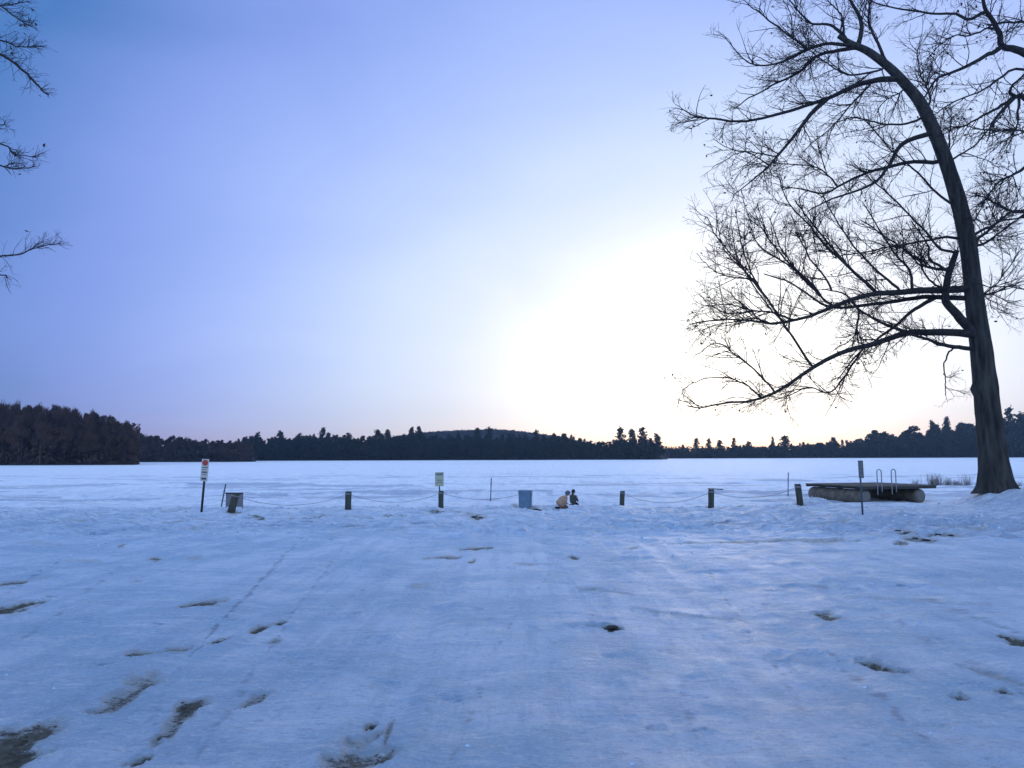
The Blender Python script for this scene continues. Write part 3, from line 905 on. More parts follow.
TY = 32.0
trunk = [(997, 492, 37), (996.3, 487, 32.5), (995.3, 480, 29.5), (994, 468, 27.3), (992.3, 450, 25.6), (990, 425, 23.8), (987.8, 405, 22.8), (984, 372, 21), (981, 344, 19.5), (976.8, 315, 18), (974, 292, 17),
         (967.4, 240, 15.8), (960, 207, 15), (949.8, 173, 14), (937, 138, 13), (921, 104, 11.2), (907, 86, 10), (890, 68, 8.6), (869, 52, 7.4), (853, 44.5, 6.2), (838, 36, 4)]
LB = [
    (c1((655, 240), (600, 232), (540, 245), (480, 272), (420, 292), (330, 322), (230, 345), (130, 335), (80, 328), (45, 305)), 32, 30.5, 5.5, .8),
    (c1((440, 285), (400, 340), (370, 380), (330, 430), (290, 470), (240, 510), (180, 555)), 31.6, 29.5, 4.2, .7),
    (c1((745, 392), (690, 405), (650, 440), (630, 480), (600, 520), (560, 550), (500, 572), (440, 602), (400, 622)), 32, 29.5, 4.6, .8),
    (c1((770, 470), (700, 468), (620, 485), (560, 500), (500, 527), (440, 556), (380, 545), (330, 540)), 32, 33.5, 4.2, .8),
    (c1((550, 142), (480, 148), (420, 168), (370, 215), (300, 250), (240, 285), (190, 322)), 32, 33.6, 3.8, .7),
    (c1((530, 130), (460, 124), (400, 142), (350, 165), (290, 186), (220, 175), (160, 105)), 32, 31, 3.4, .7),
    (c1((640, 192), (610, 132), (590, 92), (578, 40), (590, -20), (600, -80)), 32, 32.6, 3.2, 1.0),
    (c1((548, 130), (557, 80), (543, 40), (515, 0), (480, -50), (470, -110)), 32, 31.4, 4.4, 1.0),
    (c1((515, 120), (490, 95), (460, 75), (410, 72), (370, 30), (320, -30)), 32, 32.9, 3.4, .8),
    (c1((400, 140), (340, 95), (280, 55), (230, 25), (200, 0)), 32, 33.0, 2.2, .6),
    (c1((505, 115), (505, 60), (490, 20), (450, -20)), 32, 31.2, 2.4, .7),
    (c3((330, 300), (300, 350), (150, 375), (80, 340), (10, 290), (-80, 230)), 32, 30.8, 2.2, .6),
    (c3((265, 425), (220, 470), (150, 540), (70, 640), (0, 700), (-90, 780)), 31.6, 30.6, 2.0, .6),
    (c3((530, 545), (560, 500), (545, 430), (520, 360), (500, 260), (520, 160)), 32, 33, 2.2, .6),
    (c2((868, 270), (800, 265), (740, 268), (690, 268), (640, 285), (580, 305), (520, 320), (470, 342), (420, 370), (370, 405), (320, 437), (270, 462), (210, 477), (150, 480), (90, 496), (45, 490)), 32, 28.6, 7.2, .9),
    (c2((852, 140), (800, 145), (720, 147), (660, 150), (600, 152), (540, 168), (480, 192), (430, 215), (370, 235), (300, 246), (240, 240), (150, 238), (60, 252)), 32, 29.6, 6.6, .9),
    (c2((855, 168), (760, 165), (700, 172), (640, 182), (560, 190), (500, 198), (440, 190), (380, 150), (330, 120), (260, 100)), 32, 34.4, 5.0, .9),
    (c2((870, 312), (820, 305), (780, 298), (740, 282), (700, 270)), 32, 31.0, 4.4, 2.0),
    (c2((862, 262), (825, 215), (792, 175), (795, 120), (812, 60), (822, 30)), 32, 31.5, 8.0, 4.0),
    (c2((775, 180), (705, 202), (660, 240), (600, 285), (540, 330), (490, 400)), 31.7, 30.0, 3.6, .9),
    (c2((690, 268), (650, 258), (600, 236), (545, 198), (500, 160), (440, 150)), 31.0, 32.5, 3.2, .9),
    (c2((408, 358), (330, 240), (260, 140), (200, 70), (140, 0), (110, -60)), 29.6, 29.6, 2.2, .7),
    (c2((555, 325), (510, 382), (480, 420), (450, 442), (400, 425), (340, 452), (290, 465)), 30.2, 29.2, 2.0, .6),
    (c2((820, 308), (796, 350), (800, 400), (806, 450)), 31.4, 31.0, 1.6, .6),
    (c2((600, 152), (520, 80), (470, 22), (420, -40), (370, -110)), 31.2, 31.8, 3.0, .8),
    (c2((660, 150), (600, 90), (540, 30), (480, -50), (430, -140)), 31.4, 33.6, 2.4, .7),
    (c2((720, 147), (690, 80), (640, 20), (600, -40), (560, -110)), 31.7, 33.2, 2.6, .7),
    (c2((480, 192), (420, 150), (370, 95), (320, 20), (290, -60)), 30.6, 31.4, 2.2, .7),
    (c2((330, 240), (290, 200), (230, 120), (190, 40), (170, -40)), 30.0, 29.2, 1.8, .6),
    (c2((370, 235), (300, 205), (240, 195), (170, 180), (90, 178)), 30.2, 31.0, 2.0, .6),
    (c2((320, 437), (240, 380), (170, 330), (110, 300), (60, 330)), 29.2, 28.6, 1.9, .6),
    (c2((270, 460), (220, 420), (170, 400), (100, 405), (50, 430)), 29.0, 29.6, 1.6, .6),
    (c2((535, 215), (542, 262), (546, 297)), 31, 31.4, 1.8, .9),
    (c4((560, 540), (480, 460), (400, 370), (320, 300), (240, 220), (150, 120), (100, 40)), 32, 31.0, 2.2, .7),
    (c4((500, 760), (440, 690), (360, 610), (270, 500), (190, 420), (100, 350), (30, 280)), 31.6, 32.6, 2.4, .7),
    (c5((660, 60), (600, 45), (520, 60), (420, 75), (300, 100), (180, 125), (60, 140), (-30, 170)), 32, 33.6, 2.6, .7),
    (c5((600, 230), (540, 215), (480, 200), (430, 160), (340, 95), (250, 40), (190, 0), (120, -50)), 31.4, 30.2, 2.8, .8),
    (c5((590, 210), (500, 160), (490, 90), (450, 10), (400, -60)), 31.4, 32.4, 2.4, .7),
    (c5((560, 330), (480, 260), (440, 180), (360, 110)), 31.2, 30.4, 2.0, .6),
    # long upswept shoots off the middle limbs
    (c6((850, 385), (760, 270), (680, 200), (580, 80), (530, 0)) + cs((500, 590), (440, 420)), 31, 30.2, 2.2, .6),
    (c6((545, 370), (430, 250), (330, 140), (280, 20)) + cs((235, 470)), 30, 29.2, 1.8, .5),
    (c6((545, 370), (470, 250), (410, 110), (380, 0)) + cs((330, 440)), 30, 31, 1.7, .5),
    (c6((850, 390), (800, 320), (690, 210), (580, 140), (510, 90), (460, 10)) + cs((420, 540), (370, 400)), 31, 32.4, 2.0, .5),
    (c6((920, 370), (880, 270), (790, 160), (740, 60), (700, 0)) + cs((650, 600), (620, 500)), 31.3, 30.4, 1.9, .5),
    (c6((1010, 240), (900, 110), (800, 0)) + cs((720, 560), (640, 480), (570, 390), (530, 270)), 31.5, 30.6, 2.6, .6),
    (c6((480, 290), (320, 270), (240, 235), (150, 155)), 30, 29.4, 1.4, .5),
    (c6((490, 490), (380, 480), (310, 470), (230, 430), (190, 395)), 30, 30.8, 1.7, .5),
    (c6((560, 550), (490, 500), (420, 505), (250, 525), (130, 560)), 30, 29.2, 1.6, .5),
    (cs((850, 330), (800, 280), (730, 240), (600, 228), (540, 210)), 31.4, 30.4, 1.6, .6),
    (cs((520, 230), (420, 170), (330, 175), (210, 245)), 29.8, 28.8, 1.3, .5),
    (cs((530, 180), (420, 165), (300, 160), (210, 110)), 29.8, 30.6, 1.3, .5),
    # right hand side
    (c4((700, 745), (725, 705), (800, 645), (890, 572), (960, 558), (1060, 500)), 32, 33.5, 3.8, .9),
    (c4((668, 690), (760, 630), (840, 600), (960, 590), (1080, 620)), 32, 30.5, 2.6, .8),
    (c4((545, 270), (620, 235), (680, 195), (780, 80), (830, 10), (850, -60)), 32, 31.0, 1.8, .6),
    (c4((545, 290), (548, 200), (550, 90), (560, 30)), 32, 32.6, 1.5, .6),
    (c5((770, 110), (800, 60), (880, 0), (980, -70), (1100, -130)), 32, 33.4, 2.6, .8),
    (c5((790, 385), (840, 330), (920, 240), (970, 170), (1030, 100)), 32, 31.2, 1.5, .6),
    (c5((800, 375), (870, 345), (950, 320), (1040, 300)), 32, 33.0, 1.5, .6),
    (c5((800, 370), (850, 400), (885, 450)), 32, 31.6, 1.3, .6),
    (c4((400, 60), (300, 75), (180, 80), (90, 60), (0, 50), (-120, 90)), 32, 33.6, 2.2, .6),
    (c3((400, 460), (350, 485), (310, 510), (280, 560)), 32, 31.2, 1.5, .6),
]
base_oak = at(995, 488.5, TY)
gz_oak = float(ground_base(base_oak[0], base_oak[1]))
oak = build_tree('oak_tree', 'huge leafless oak leaning left on a snowy mound at the right of the raft', (base_oak[0], base_oak[1], gz_oak), trunk, TY, LB, 5,
                 dict(per_m=3.5, L0=.6, L1=2.9, n=10, r0=.028, r1=.007, angle=(26, 58), trop=.02, wob=.115, tmin=.14, up_only=.15),
                 dict(per_m=3.3, L0=.4, L1=1.35, n=6, r0=.0135, r1=.0055, angle=(25, 58), trop=.015, wob=.13, tmin=.1),
                 dict(per_m=5.2, L0=.18, L1=.62, n=4, r0=.0075, r1=.0042, angle=(25, 60), trop=.01, wob=.15, tmin=.12), 760, knot=(974, 389))

# second tree: trunk just outside the frame on the right, limbs reach in
RY = 27.0
trunk2 = [(1122, 520, 52), (1120, 500, 44), (1117, 470, 38), (1112, 400, 34), (1108, 300, 31), (1104, 200, 28), (1100, 100, 24), (1098, 20, 20), (1092, -60, 16), (1082, -150, 11), (1075, -220, 6)]
LB2 = [
    ([(1100, 105), (1065, 75)] + c3((1024, 265), (960, 248), (905, 240), (890, 190), (860, 120), (825, 62), (800, 0), (775, -80)), 27, 26, 8.0, 2.0),
    (c3((905, 240), (870, 262), (800, 300), (700, 350), (620, 375), (560, 420), (520, 480), (470, 520)), 26.4, 25.4, 4.4, .9),
    (c3((825, 70), (750, 90), (680, 72), (600, 60), (480, 45), (320, 15), (220, -30)), 26.1, 27.4, 3.2, .8),
    (c3((890, 120), (850, 150), (760, 190), (690, 200), (610, 260), (560, 330)), 26.2, 25.0, 2.0, .6),
    ([(1104, 40)] + c3((1100, 130), (1024, 120), (930, 118), (880, 125)), 27, 26, 3.0, 1.2),
    ([(1102, 160), (1060, 125)] + c3((1040, 520), (985, 505), (900, 585), (860, 650), (830, 740)), 27, 25.6, 7.0, .9),
    (c3((985, 505), (880, 545), (780, 600), (700, 640), (600, 660)), 26, 26.8, 3.0, .7),
    (c3((985, 505), (960, 460), (975, 420), (1010, 380), (1040, 330)), 26, 25.0, 3.2, 1.0),
    (c3((1000, 510), (985, 600), (975, 650), (940, 740)), 26, 25.4, 2.2, .7),
    ([(1100, 90)] + c3((1024, 345), (900, 390), (800, 450), (640, 520), (560, 560)), 27, 26.4, 2.8, .7),
    ([(1106, 250), (1060, 220)] + c4((955, 560), (890, 545), (830, 515), (770, 490), (700, 470)), 27, 26.0, 4.0, .8),
    ([(1106, 215)] + c4((1040, 300), (955, 320), (900, 345), (820, 385), (770, 440), (730, 500), (695, 580)), 27, 26.2, 3.4, .7),
    ([(1106, 330), (1060, 300), (1020, 285), (985, 282), (960, 276)], 27, 26.2, 2.0, .6),
    ([(1092, -40), (1040, -30), (980, -25), (920, -10)], 27, 26, 4.0, .8),
    ([(1104, 180), (1060, 150), (1024, 130), (990, 128), (960, 120)], 27, 28, 2.6, .7),
]
b2 = at(1120, 505, RY)
build_tree('oak_tree', 'bare tree whose dark limbs reach in from beyond the right edge', (b2[0], b2[1], float(ground_base(b2[0], b2[1])) - .1), trunk2, RY, LB2, 8,
           dict(per_m=3.3, L0=.6, L1=2.5, n=8, r0=.024, r1=.0065, angle=(30, 65), trop=.0, wob=.15, tmin=.35, up_only=-.1),
           dict(per_m=3.4, L0=.3, L1=1.1, n=6, r0=.0125, r1=.005, angle=(25, 60), trop=-.01, wob=.18, tmin=.12),
           dict(per_m=4.6, L0=.14, L1=.5, n=4, r0=.0065, r1=.0042, angle=(25, 65), trop=.0, wob=.2, tmin=.15), 300)

# third tree: beyond the left edge, only branch tips show
LY = 20.0
trunk3 = [(-175, 560, 52), (-172, 540, 44), (-168, 500, 38), (-165, 400, 34), (-160, 300, 31), (-156, 200, 28), (-150, 100, 24), (-146, 0, 19), (-140, -90, 14), (-132, -170, 8)]


def c8(*p): return [(.39 * x, .39 * y) for x, y in p]


LB3 = [
    ([(-150, 100), (-90, 60), (-40, 45)] + c8((0, 140), (60, 182), (105, 225), (130, 246)), 20, 19.2, 3.6, 1.3),
    ([(-150, 60), (-80, 30)] + c8((-60, 80), (0, 95), (50, 112), (110, 120)), 20, 19.6, 2.6, .6),
    ([(-146, 10), (-80, -10)] + c8((-40, 0), (20, 30), (60, 55), (95, 75)), 20, 19.0, 2.4, .5),
    ([(-146, -20), (-80, -20), (-30, -8)] + c8((0, 12), (50, 8), (85, 5)), 20, 20.4, 2.4, .5),
    ([(-156, 190), (-90, 150), (-40, 142)] + c8((0, 372), (40, 395), (85, 408)), 20, 19.4, 2.6, .6),
    ([(-40, 142)] + c8((-40, 405), (0, 420), (40, 428), (82, 424)), 19.8, 19.0, 2.2, .7),
    ([(-40, 142)] + c8((-30, 345), (0, 325), (25, 310)), 19.8, 20.4, 1.8, .6),
    ([(-160, 290), (-90, 262), (-40, 258)] + c8((0, 655), (60, 643), (110, 632), (155, 618)), 20, 19.3, 2.4, .6),
    ([(-60, 260)] + c8((-60, 690), (0, 716), (22, 728)), 19.8, 20.2, 1.8, .7),
]
b3 = at(-174, 548, LY)
build_tree('oak_tree', 'bare tree beyond the left edge with only branch tips showing', (b3[0], b3[1], float(ground_base(b3[0], b3[1])) - .1), trunk3, LY, LB3, 9,
           dict(per_m=5.5, L0=.3, L1=.95, n=7, r0=.0085, r1=.0035, angle=(22, 48), trop=.03, wob=.14, tmin=.5, up_only=.5),
           dict(per_m=4.6, L0=.15, L1=.5, n=5, r0=.005, r1=.0028, angle=(25, 55), trop=.03, wob=.15, tmin=.1),
           dict(per_m=4.0, L0=.08, L1=.25, n=4, r0=.0034, r1=.002, angle=(25, 60), trop=.02, wob=.2, tmin=.15), 25)

# ------------------------------------------------------------------ posts, ropes
POST_G = 'wooden posts with rope along the water'
POSTS = [  # base x y, top x y, width px, label
    (231.3, 511.8, 236, 493.5, 7.4, 'stout wooden rope post leaning right in front of the low grey panel'),
    (348, 510, 348.5, 491.5, 6.2, 'upright wooden rope post with nothing beside it, left of the small square sign'),
    (440.8, 508, 441.2, 490.8, 5.2, 'dark wooden rope post with the small square sign against it'),
    (621.8, 506, 622.6, 491, 4.8, 'slim wooden rope post to the right of the two people'),
    (711, 508, 711.2, 489.5, 5.8, 'wooden rope post with a short flat board on top'),
    (800.3, 505.3, 797.6, 484, 6.2, 'greenish wooden rope post tilted left next to the swim raft'),
]
tops = []
for (bx, by, tx, ty, wpx, lab) in POSTS:
    b = hit(bx, by)
    D = b[1]
    top = at(tx, ty, D)
    t = empty('rope_post', b)
    tag(t, lab, 'post', POST_G)
    r = wpx * PXM(D) / 2
    bm = bmesh.new()
    d = Vector(top - b)
    n = 14
    rings = []
    for k, (f, s) in enumerate([(-.12, 1.04), (0, 1.05), (.1, 1.0), (.35, .98), (.65, 1.0), (.9, .99), (.975, .97), (1.0, .86)]):
        c = d * f
        rings.append([bm.verts.new((c.x + r * s * math.cos(2 * math.pi * i / n) * (1 + .05 * math.sin(i * 2.3 + k)), c.y + r * s * math.sin(2 * math.pi * i / n), c.z + (.012 * math.sin(i * 1.7) if f == 1 else 0))) for i in range(n)])
    for A, B in zip(rings, rings[1:]):
        for i in range(n): bm.faces.new((A[i], A[(i + 1) % n], B[(i + 1) % n], B[i]))
    bm.faces.new(rings[-1])
    from_bm('shaft', bm, M['post'], t, True)
    bm = bmesh.new()
    bm_cyl(bm, d * .84, d * .90, r * 1.09, r * 1.09, 14)
    from_bm('rope_loop', bm, M['rope'], t, True)
    if 'board' in lab:
        bm = bmesh.new()
        bm_box(bm, Vector((.20, -.02, d.z + .02)), (.62, .16, .035), .006, Matrix.Rotation(R(2), 3, 'Y'))
        from_bm('flat_board', bm, M['post'], t)
    tops.append(b + np.array(d) * .87)


def rope(a, b, sag, r, label):
    """a sagging rope as one thing"""
    k = 30
    s = np.linspace(0, 1, k)
    P_ = a[None] * (1 - s)[:, None] + b[None] * s[:, None]
    P_[:, 2] -= sag * 4 * s * (1 - s)
    for i in range(k):
        gnd = max(float(ground_base(P_[i, 0], P_[i, 1])), LAKE) + .05
        P_[i, 2] = max(P_[i, 2], gnd)
    o = P_[0].copy()
    P_ = P_ - o
    V, Fc = tubes(P_[None], np.full((1, k), r), 6)
    ob = mesh_np('rope', V, Fc, M['rope'])
    ob.location = tuple(o)
    tag(ob, label, 'rope', 'ropes hung between the wooden posts')


bin_b = hit(525.5, 508.5)
bin_l = bin_b + np.array([-.30, .0, .55])
rope(tops[0], tops[1], .40, .010, 'sagging rope between the grey panel and the next wooden post')
rope(tops[1], tops[2], .36, .010, 'sagging rope running up to the post with the small square sign')
rope(tops[2], bin_l, .22, .010, 'sagging rope from the sign post to the blue bin')
rope(tops[3], tops[4], .46, .010, 'deep sagging rope between the slim post and the board topped post')
rope(tops[4], tops[5], .34, .010, 'sagging rope from the board topped post to the post by the raft')

# ------------------------------------------------------------------ signs
def sign(name, bx, by, tx, ty, plate_px, plate_w, post_r, lab, pm, platem, yaw=0.0, extras=None, group=None):
    b = hit(bx, by); D = b[1]
    top = at(tx, ty, D)
    t = empty(name, b)
    tag(t, lab, 'sign', group)
    d = Vector(top - b)
    bm = bmesh.new()
    bm_cyl(bm, -d * .08, d * .985, post_r, post_r, 10)
    from_bm('pole', bm, pm, t, True)
    h = plate_px * PXM(D); w = plate_w * PXM(D)
    ax = d.normalized()
    rot = Vector((0, 0, 1)).rotation_difference(ax).to_matrix() @ Matrix.Rotation(yaw, 3, 'Z')
    c = d - ax * (h / 2) + rot @ Vector((0, -post_r - .012, 0))
    bm = bmesh.new()
    bm_box(bm, c, (w, .012, h), .004, rot)
    pl = from_bm('plate', bm, platem, t)
    for (kind, u, v, su, sv, mm) in (extras or []):
        p = c + rot @ Vector((u * w, -.0095, v * h))
        bm = bmesh.new()
        if kind == 'disc':
            M4 = Matrix.Translation(p) @ rot.to_4x4() @ Matrix.Rotation(R(90), 4, 'X')
            bmesh.ops.create_cone(bm, cap_ends=True, segments=24, radius1=su * w, radius2=su * w, depth=.004, matrix=M4)
            from_bm('red_symbol', bm, mm, pl)
        else:
            bm_box(bm, p, (su * w, .004, sv * h), 0, rot)
            from_bm('print_line', bm, mm, pl)
    return t


sign('notice_sign', 201.5, 511.5, 206.3, 459, 22, 7.2, .045, 'tall white sign with a red round symbol on a dark leaning pole', M['dark_metal'], M['sign_white'], 0,
     [('disc', 0.0, .33, .40, 0, M['red']), ('bar', 0, .12, .78, .035, M['ink']), ('bar', -.05, .02, .55, .03, M['panel']), ('bar', 0, -.09, .72, .055, M['ink']), ('bar', .03, -.20, .6, .03, M['panel']), ('bar', 0, -.38, .66, .085, M['ink'])])
sign('notice_sign', 439.6, 507.8, 439.4, 472.2, 13.8, 8.6, .03, 'small pale green square sign on a thin pole behind a wooden post', M['dark_metal'], M['sign_green'], 0,
     [('bar', 0, .36, .8, .13, M['panel']), ('bar', 0, .14, .74, .05, M['sign_white']), ('bar', 0, -.08, .6, .04, M['panel']), ('bar', 0, -.24, .66, .04, M['panel'])])
sign('notice_sign', 862.8, 516, 859.3, 460.5, 17.5, 7.2, .03, 'narrow slate blue sign turned sideways on a thin pole before the raft', M['stake'], M['sign_blue'], R(26),
     [('bar', 0, .30, .7, .05, M['panel']), ('bar', 0, .12, .7, .05, M['panel']), ('bar', 0, -.1, .6, .05, M['panel']), ('bar', 0, -.34, .7, .07, M['panel'])])

STK = 'thin metal stakes in the snow'
for (bx, by, tx, ty, lab) in [(220.8, 509, 225.8, 484, 'thin leaning metal stake left of the low grey panel'),
                              (490.4, 503, 491.4, 478, 'thin upright metal stake out on the ice left of the blue bin'),
                              (788, 498, 788.3, 472.5, 'thin metal stake standing behind the tilted post by the raft')]:
    b = hit(bx, by); D = b[1]
    d = Vector(at(tx, ty, D) - b)
    t = empty('metal_stake', b); tag(t, lab, 'stake', STK)
    bm = bmesh.new()
    bm_box(bm, d * .47, (.05, .018, d.length * 1.06), .003, Vector((0, 0, 1)).rotation_difference(d.normalized()).to_matrix())
    bm_box(bm, d * .47 + Vector((0, .016, 0)), (.012, .03, d.length * 1.05), .002, Vector((0, 0, 1)).rotation_difference(d.normalized()).to_matrix())
    from_bm('shaft', bm, M['stake'], t)
    bm = bmesh.new()
    p = d * .80
    bm_cyl(bm, p, p + Vector((-.07, -.01, -.10)), .008, .006, 6)
    from_bm('wire_hook', bm, M['dark_metal'], t)

# low grey panel behind the leaning post
b = hit(232, 509.2) + np.array([-.05, .35, 0]); D = b[1]
b[2] = max(float(ground_base(b[0], b[1])), LAKE)
t = empty('board_panel', b, R(-3))
tag(t, 'low grey panel with a dark top edge on thin legs behind the leaning post', 'panel')
m_ = PXM(D)
z0 = at(234, 506.8, D)[2] - b[2]; z1 = at(234, 493.5, D)[2] - b[2]
bm = bmesh.new(); bm_box(bm, Vector((0, 0, (z0 + z1) / 2)), (16.6 * m_, .05, z1 - z0), .006)
from_bm('face', bm, M['panel'], t)
bm = bmesh.new(); bm_box(bm, Vector((0, 0, z1 + .012)), (17.8 * m_, .10, .05), .006)
from_bm('top_edge', bm, M['dark_metal'], t)
for s in (-1, 1):
    bm = bmesh.new(); bm_box(bm, Vector((s * 7.9 * m_, .05, z1 / 2 - .1)), (.035, .035, z1 + .15), .004)
    from_bm('leg', bm, M['stake'], t)

# ------------------------------------------------------------------ blue bin
D = bin_b[1]; m_ = PXM(D)
t = empty('litter_bin', bin_b, R(-8))
tag(t, 'blue grey square plastic bin standing in dark churned snow', 'bin')
w, h = 12.8 * m_, 18.2 * m_
bm = bmesh.new()
vs = []
for (z, s) in ((-.04, .44), (.02, .455), (h * .82, .49), (h * .84, .50)):
    vs.append([bm.verts.new((sx * w * s, sy * w * s, z)) for sx, sy in ((-1, -1), (1, -1), (1, 1), (-1, 1))])
for A, B in zip(vs, vs[1:]):
    for i in range(4): bm.faces.new((A[i], A[(i + 1) % 4], B[(i + 1) % 4], B[i]))
bm.faces.new(vs[0][::-1]); bm.faces.new(vs[-1])
bmesh.ops.bevel(bm, geom=[e for e in bm.edges if abs(e.verts[0].co.z - e.verts[1].co.z) > .03], offset=.035, segments=3, affect='EDGES')
body = from_bm('body', bm, M['bin'], t, False)
bm = bmesh.new()
bm_box(bm, Vector((0, 0, h * .915)), (w * 1.03, w * 1.03, h * .15), .02)
from_bm('lid', bm, M['bin'], t)
bm = bmesh.new()
bm_box(bm, Vector((0, -w * .49, h * .45)), (w * .3, .03, .035), .006)
from_bm('handle', bm, M['bin'], t)
for sx in (-1, 1):
    bm = bmesh.new(); bm_box(bm, Vector((sx * w * .51, 0, .55)), (.03, .05, .05), .006); from_bm('rope_lug', bm, M['dark_metal'], t)

# churned clods by the bin, the posts and the trampled patches
CL = 'frozen clods lying on the trampled snow'
clod_me = []
for s in range(5):
    bm = bmesh.new(); bmesh.ops.create_icosphere(bm, subdivisions=2, radius=1)
    for v in bm.verts:
        v.co *= .7 + .6 * random.random()
        v.co.z *= .5
    o = from_bm('clod', bm, M['clod'], None, False); clod_me.append(o.data); bpy.data.objects.remove(o)
spots = [(512, 507.2, .11), (515, 507.6, .13), (519, 508.2, .08), (531, 510, .09), (534, 509.8, .13), (537, 509.4, .12), (540, 510, .08), (547, 510.5, .10), (552, 510.2, .12), (557, 510.0, .09), (577, 511, .06),
         (474, 517, .13), (478, 516.2, .10), (481, 517.6, .07), (318, 518, .09), (326, 517.6, .12), (331, 517.2, .07), (255, 518.5, .10), (259, 520, .09), (622, 513.2, .07), (739.5, 506.6, .08),
         (455, 492.8, .10), (457.5, 492.5, .12), (612, 627.5, .075), (372, 722.5, .045), (137, 759.5, .05), (960, 697.6, .05), (1004, 691, .05), (573, 556.8, .07), (473, 561.6, .07), (155, 558.5, .08), (122, 545.5, .07),
         (898, 531, .10), (906, 533.4, .11), (915, 538.5, .10), (926, 540, .10), (938, 534.5, .09), (951, 535.5, .10), (901, 544.5, .09), (221, 639.5, .06), (260, 629.6, .06), (280, 623, .05)]
spots = [q for q in spots if q[1] < 541 or q[0] == 612]
for k, (px, py, s) in enumerate(spots):
    p = hit(px, py)
    o = link('snow_clod', clod_me[k % 5])
    o.location = (p[0], p[1], p[2] + s * .03); o.scale = (s * .95, s * .6, s * .42); o.rotation_euler = (0, 0, random.uniform(0, 6.28))
    tag(o, 'small dark frozen clod lying on trampled snow', 'clod', CL)

# kicked up crumbs of snow crust
C, g = LUMP
n = len(C)
big = g.uniform(0, 1, n) ** 3
sz = (.007 + .040 * big) * (.25 + .95 * np.clip(C[:, 1] / 20, 0, 1.4))
O8 = np.array([[1, 0, 0], [0, 1, 0], [-1, 0, 0], [0, -1, 0], [0, 0, .75], [0, 0, -.6]], float)
V = C[:, None] + O8[None] * sz[:, None, None] * g.uniform(.55, 1.35, (n, 6, 1)) + g.normal(0, .12, (n, 6, 3)) * sz[:, None, None]
T8 = np.array([[0, 1, 4], [1, 2, 4], [2, 3, 4], [3, 0, 4], [1, 0, 5], [2, 1, 5], [3, 2, 5], [0, 3, 5]])
Fc = (np.arange(n)[:, None, None] * 6 + T8[None]).reshape(-1, 3)
M['crumb'] = mat('snow_crumb', (0.66, 0.73, 0.82), 0.6, 0.3, color2=(0.30, 0.40, 0.54), vscale=1.7)
tag(mesh_np('snow_crumbs', V.reshape(-1, 3), Fc, M['crumb'], smooth=False), 'crumbs of kicked up snow crust strewn over the beach', 'snow', kind='stuff')

# dead leaves and bits of bark frozen into the thawed patches
C, g = LITTER
n = len(C)
yaw = g.uniform(0, 6.28, n); tl = g.uniform(-.5, .5, n); s_ = g.uniform(.007, .020, n)
ax = np.column_stack([np.cos(yaw), np.sin(yaw), tl]) * s_[:, None]; bx = np.column_stack([-np.sin(yaw), np.cos(yaw), g.uniform(-.4, .4, n)]) * (s_ * .5)[:, None]
V = np.stack([C - ax, C + bx, C + ax, C - bx], 1).reshape(-1, 3)
M['litter_leaf'] = mat('frozen_leaf', (0.13, 0.095, 0.06), 0.8, 0.2, color2=(0.04, 0.032, 0.024), vscale=11)
tag(mesh_np('leaf_litter', V, np.arange(4 * n).reshape(-1, 4), M['litter_leaf'], smooth=False), 'dead leaves frozen into the thawed patches of the beach', 'leaves', kind='stuff')

# ------------------------------------------------------------------ swim raft
N_ = hit(866, 503.5)
u = Vector((-1.05, 4.0, 0)).normalized()      # along the pontoons, away from us
v = Vector((4.0, 1.05, 0)).normalized()       # along the front edge
zR = float(N_[2]) - .06
t = empty('swim_raft', (N_[0], N_[1], zR), math.atan2(v.y, v.x))
tag(t, 'wooden swim raft on two drum pontoons pulled up on the snow', 'raft')
FW, SL = 3.6, 4.1                            # front width, side length
pr = .375
deck_z = .93
for xoff in (.0, FW - .30):
    bm = bmesh.new()
    prof = [(-.02, .55), (0.0, .80), (.04, .95), (.12, 1.0), (1.2, 1.0), (1.24, .96), (1.28, 1.0), (2.5, 1.0), (2.54, .96), (2.58, 1.0), (SL - .12, 1.0), (SL - .04, .95), (SL, .80)]
    n = 22; rings = []
    for (y_, s) in prof:
        rings.append([bm.verts.new((xoff + pr * s * math.cos(2 * math.pi * i / n), y_, pr + pr * s * math.sin(2 * math.pi * i / n))) for i in range(n)])
    for A, B in zip(rings, rings[1:]):
        for i in range(n): bm.faces.new((A[i], A[(i + 1) % n], B[(i + 1) % n], B[i]))
    bm.faces.new(rings[-1])
    po = from_bm('pontoon', bm, M['float'], t, True)
    bm = bmesh.new()
    bm_cyl(bm, (xoff, -.035, pr), (xoff, .02, pr), pr * .60, pr * .80, 22)
    from_bm('end_cap', bm, M['float_end'], po, False)
    for y_ in (.5, 1.9, 3.3):
        bm = bmesh.new()
        bm_box(bm, Vector((xoff, y_, pr * 2 + .01)), (.34, .14, .05), .01)
        from_bm('saddle', bm, M['float_end'], t)
x0, x1 = -.34, FW + .62
for k, xx in enumerate((x0 + .12, (x0 + x1) / 2, x1 - .12)):
    bm = bmesh.new(); bm_box(bm, Vector((xx, SL / 2, .825)), (.09, SL + .1, .10), .008)
    from_bm('joist', bm, M['beam'], t)
for yy in (-.05, SL + .05):
    bm = bmesh.new(); bm_box(bm, Vector(((x0 + x1) / 2, yy, .815)), (x1 - x0 + .08, .06, .115), .008)
    from_bm('rim_board', bm, M['beam'], t)
bm = bmesh.new()
nb = 26
for k in range(nb):
    yy = -.10 + (SL + .2) * (k + .5) / nb
    bm_box(bm, Vector(((x0 + x1) / 2 + random.uniform(-.008, .008), yy, .90 + random.uniform(-.003, .003))), (x1 - x0 + .16, (SL + .2) / nb - .014, .05), .005)
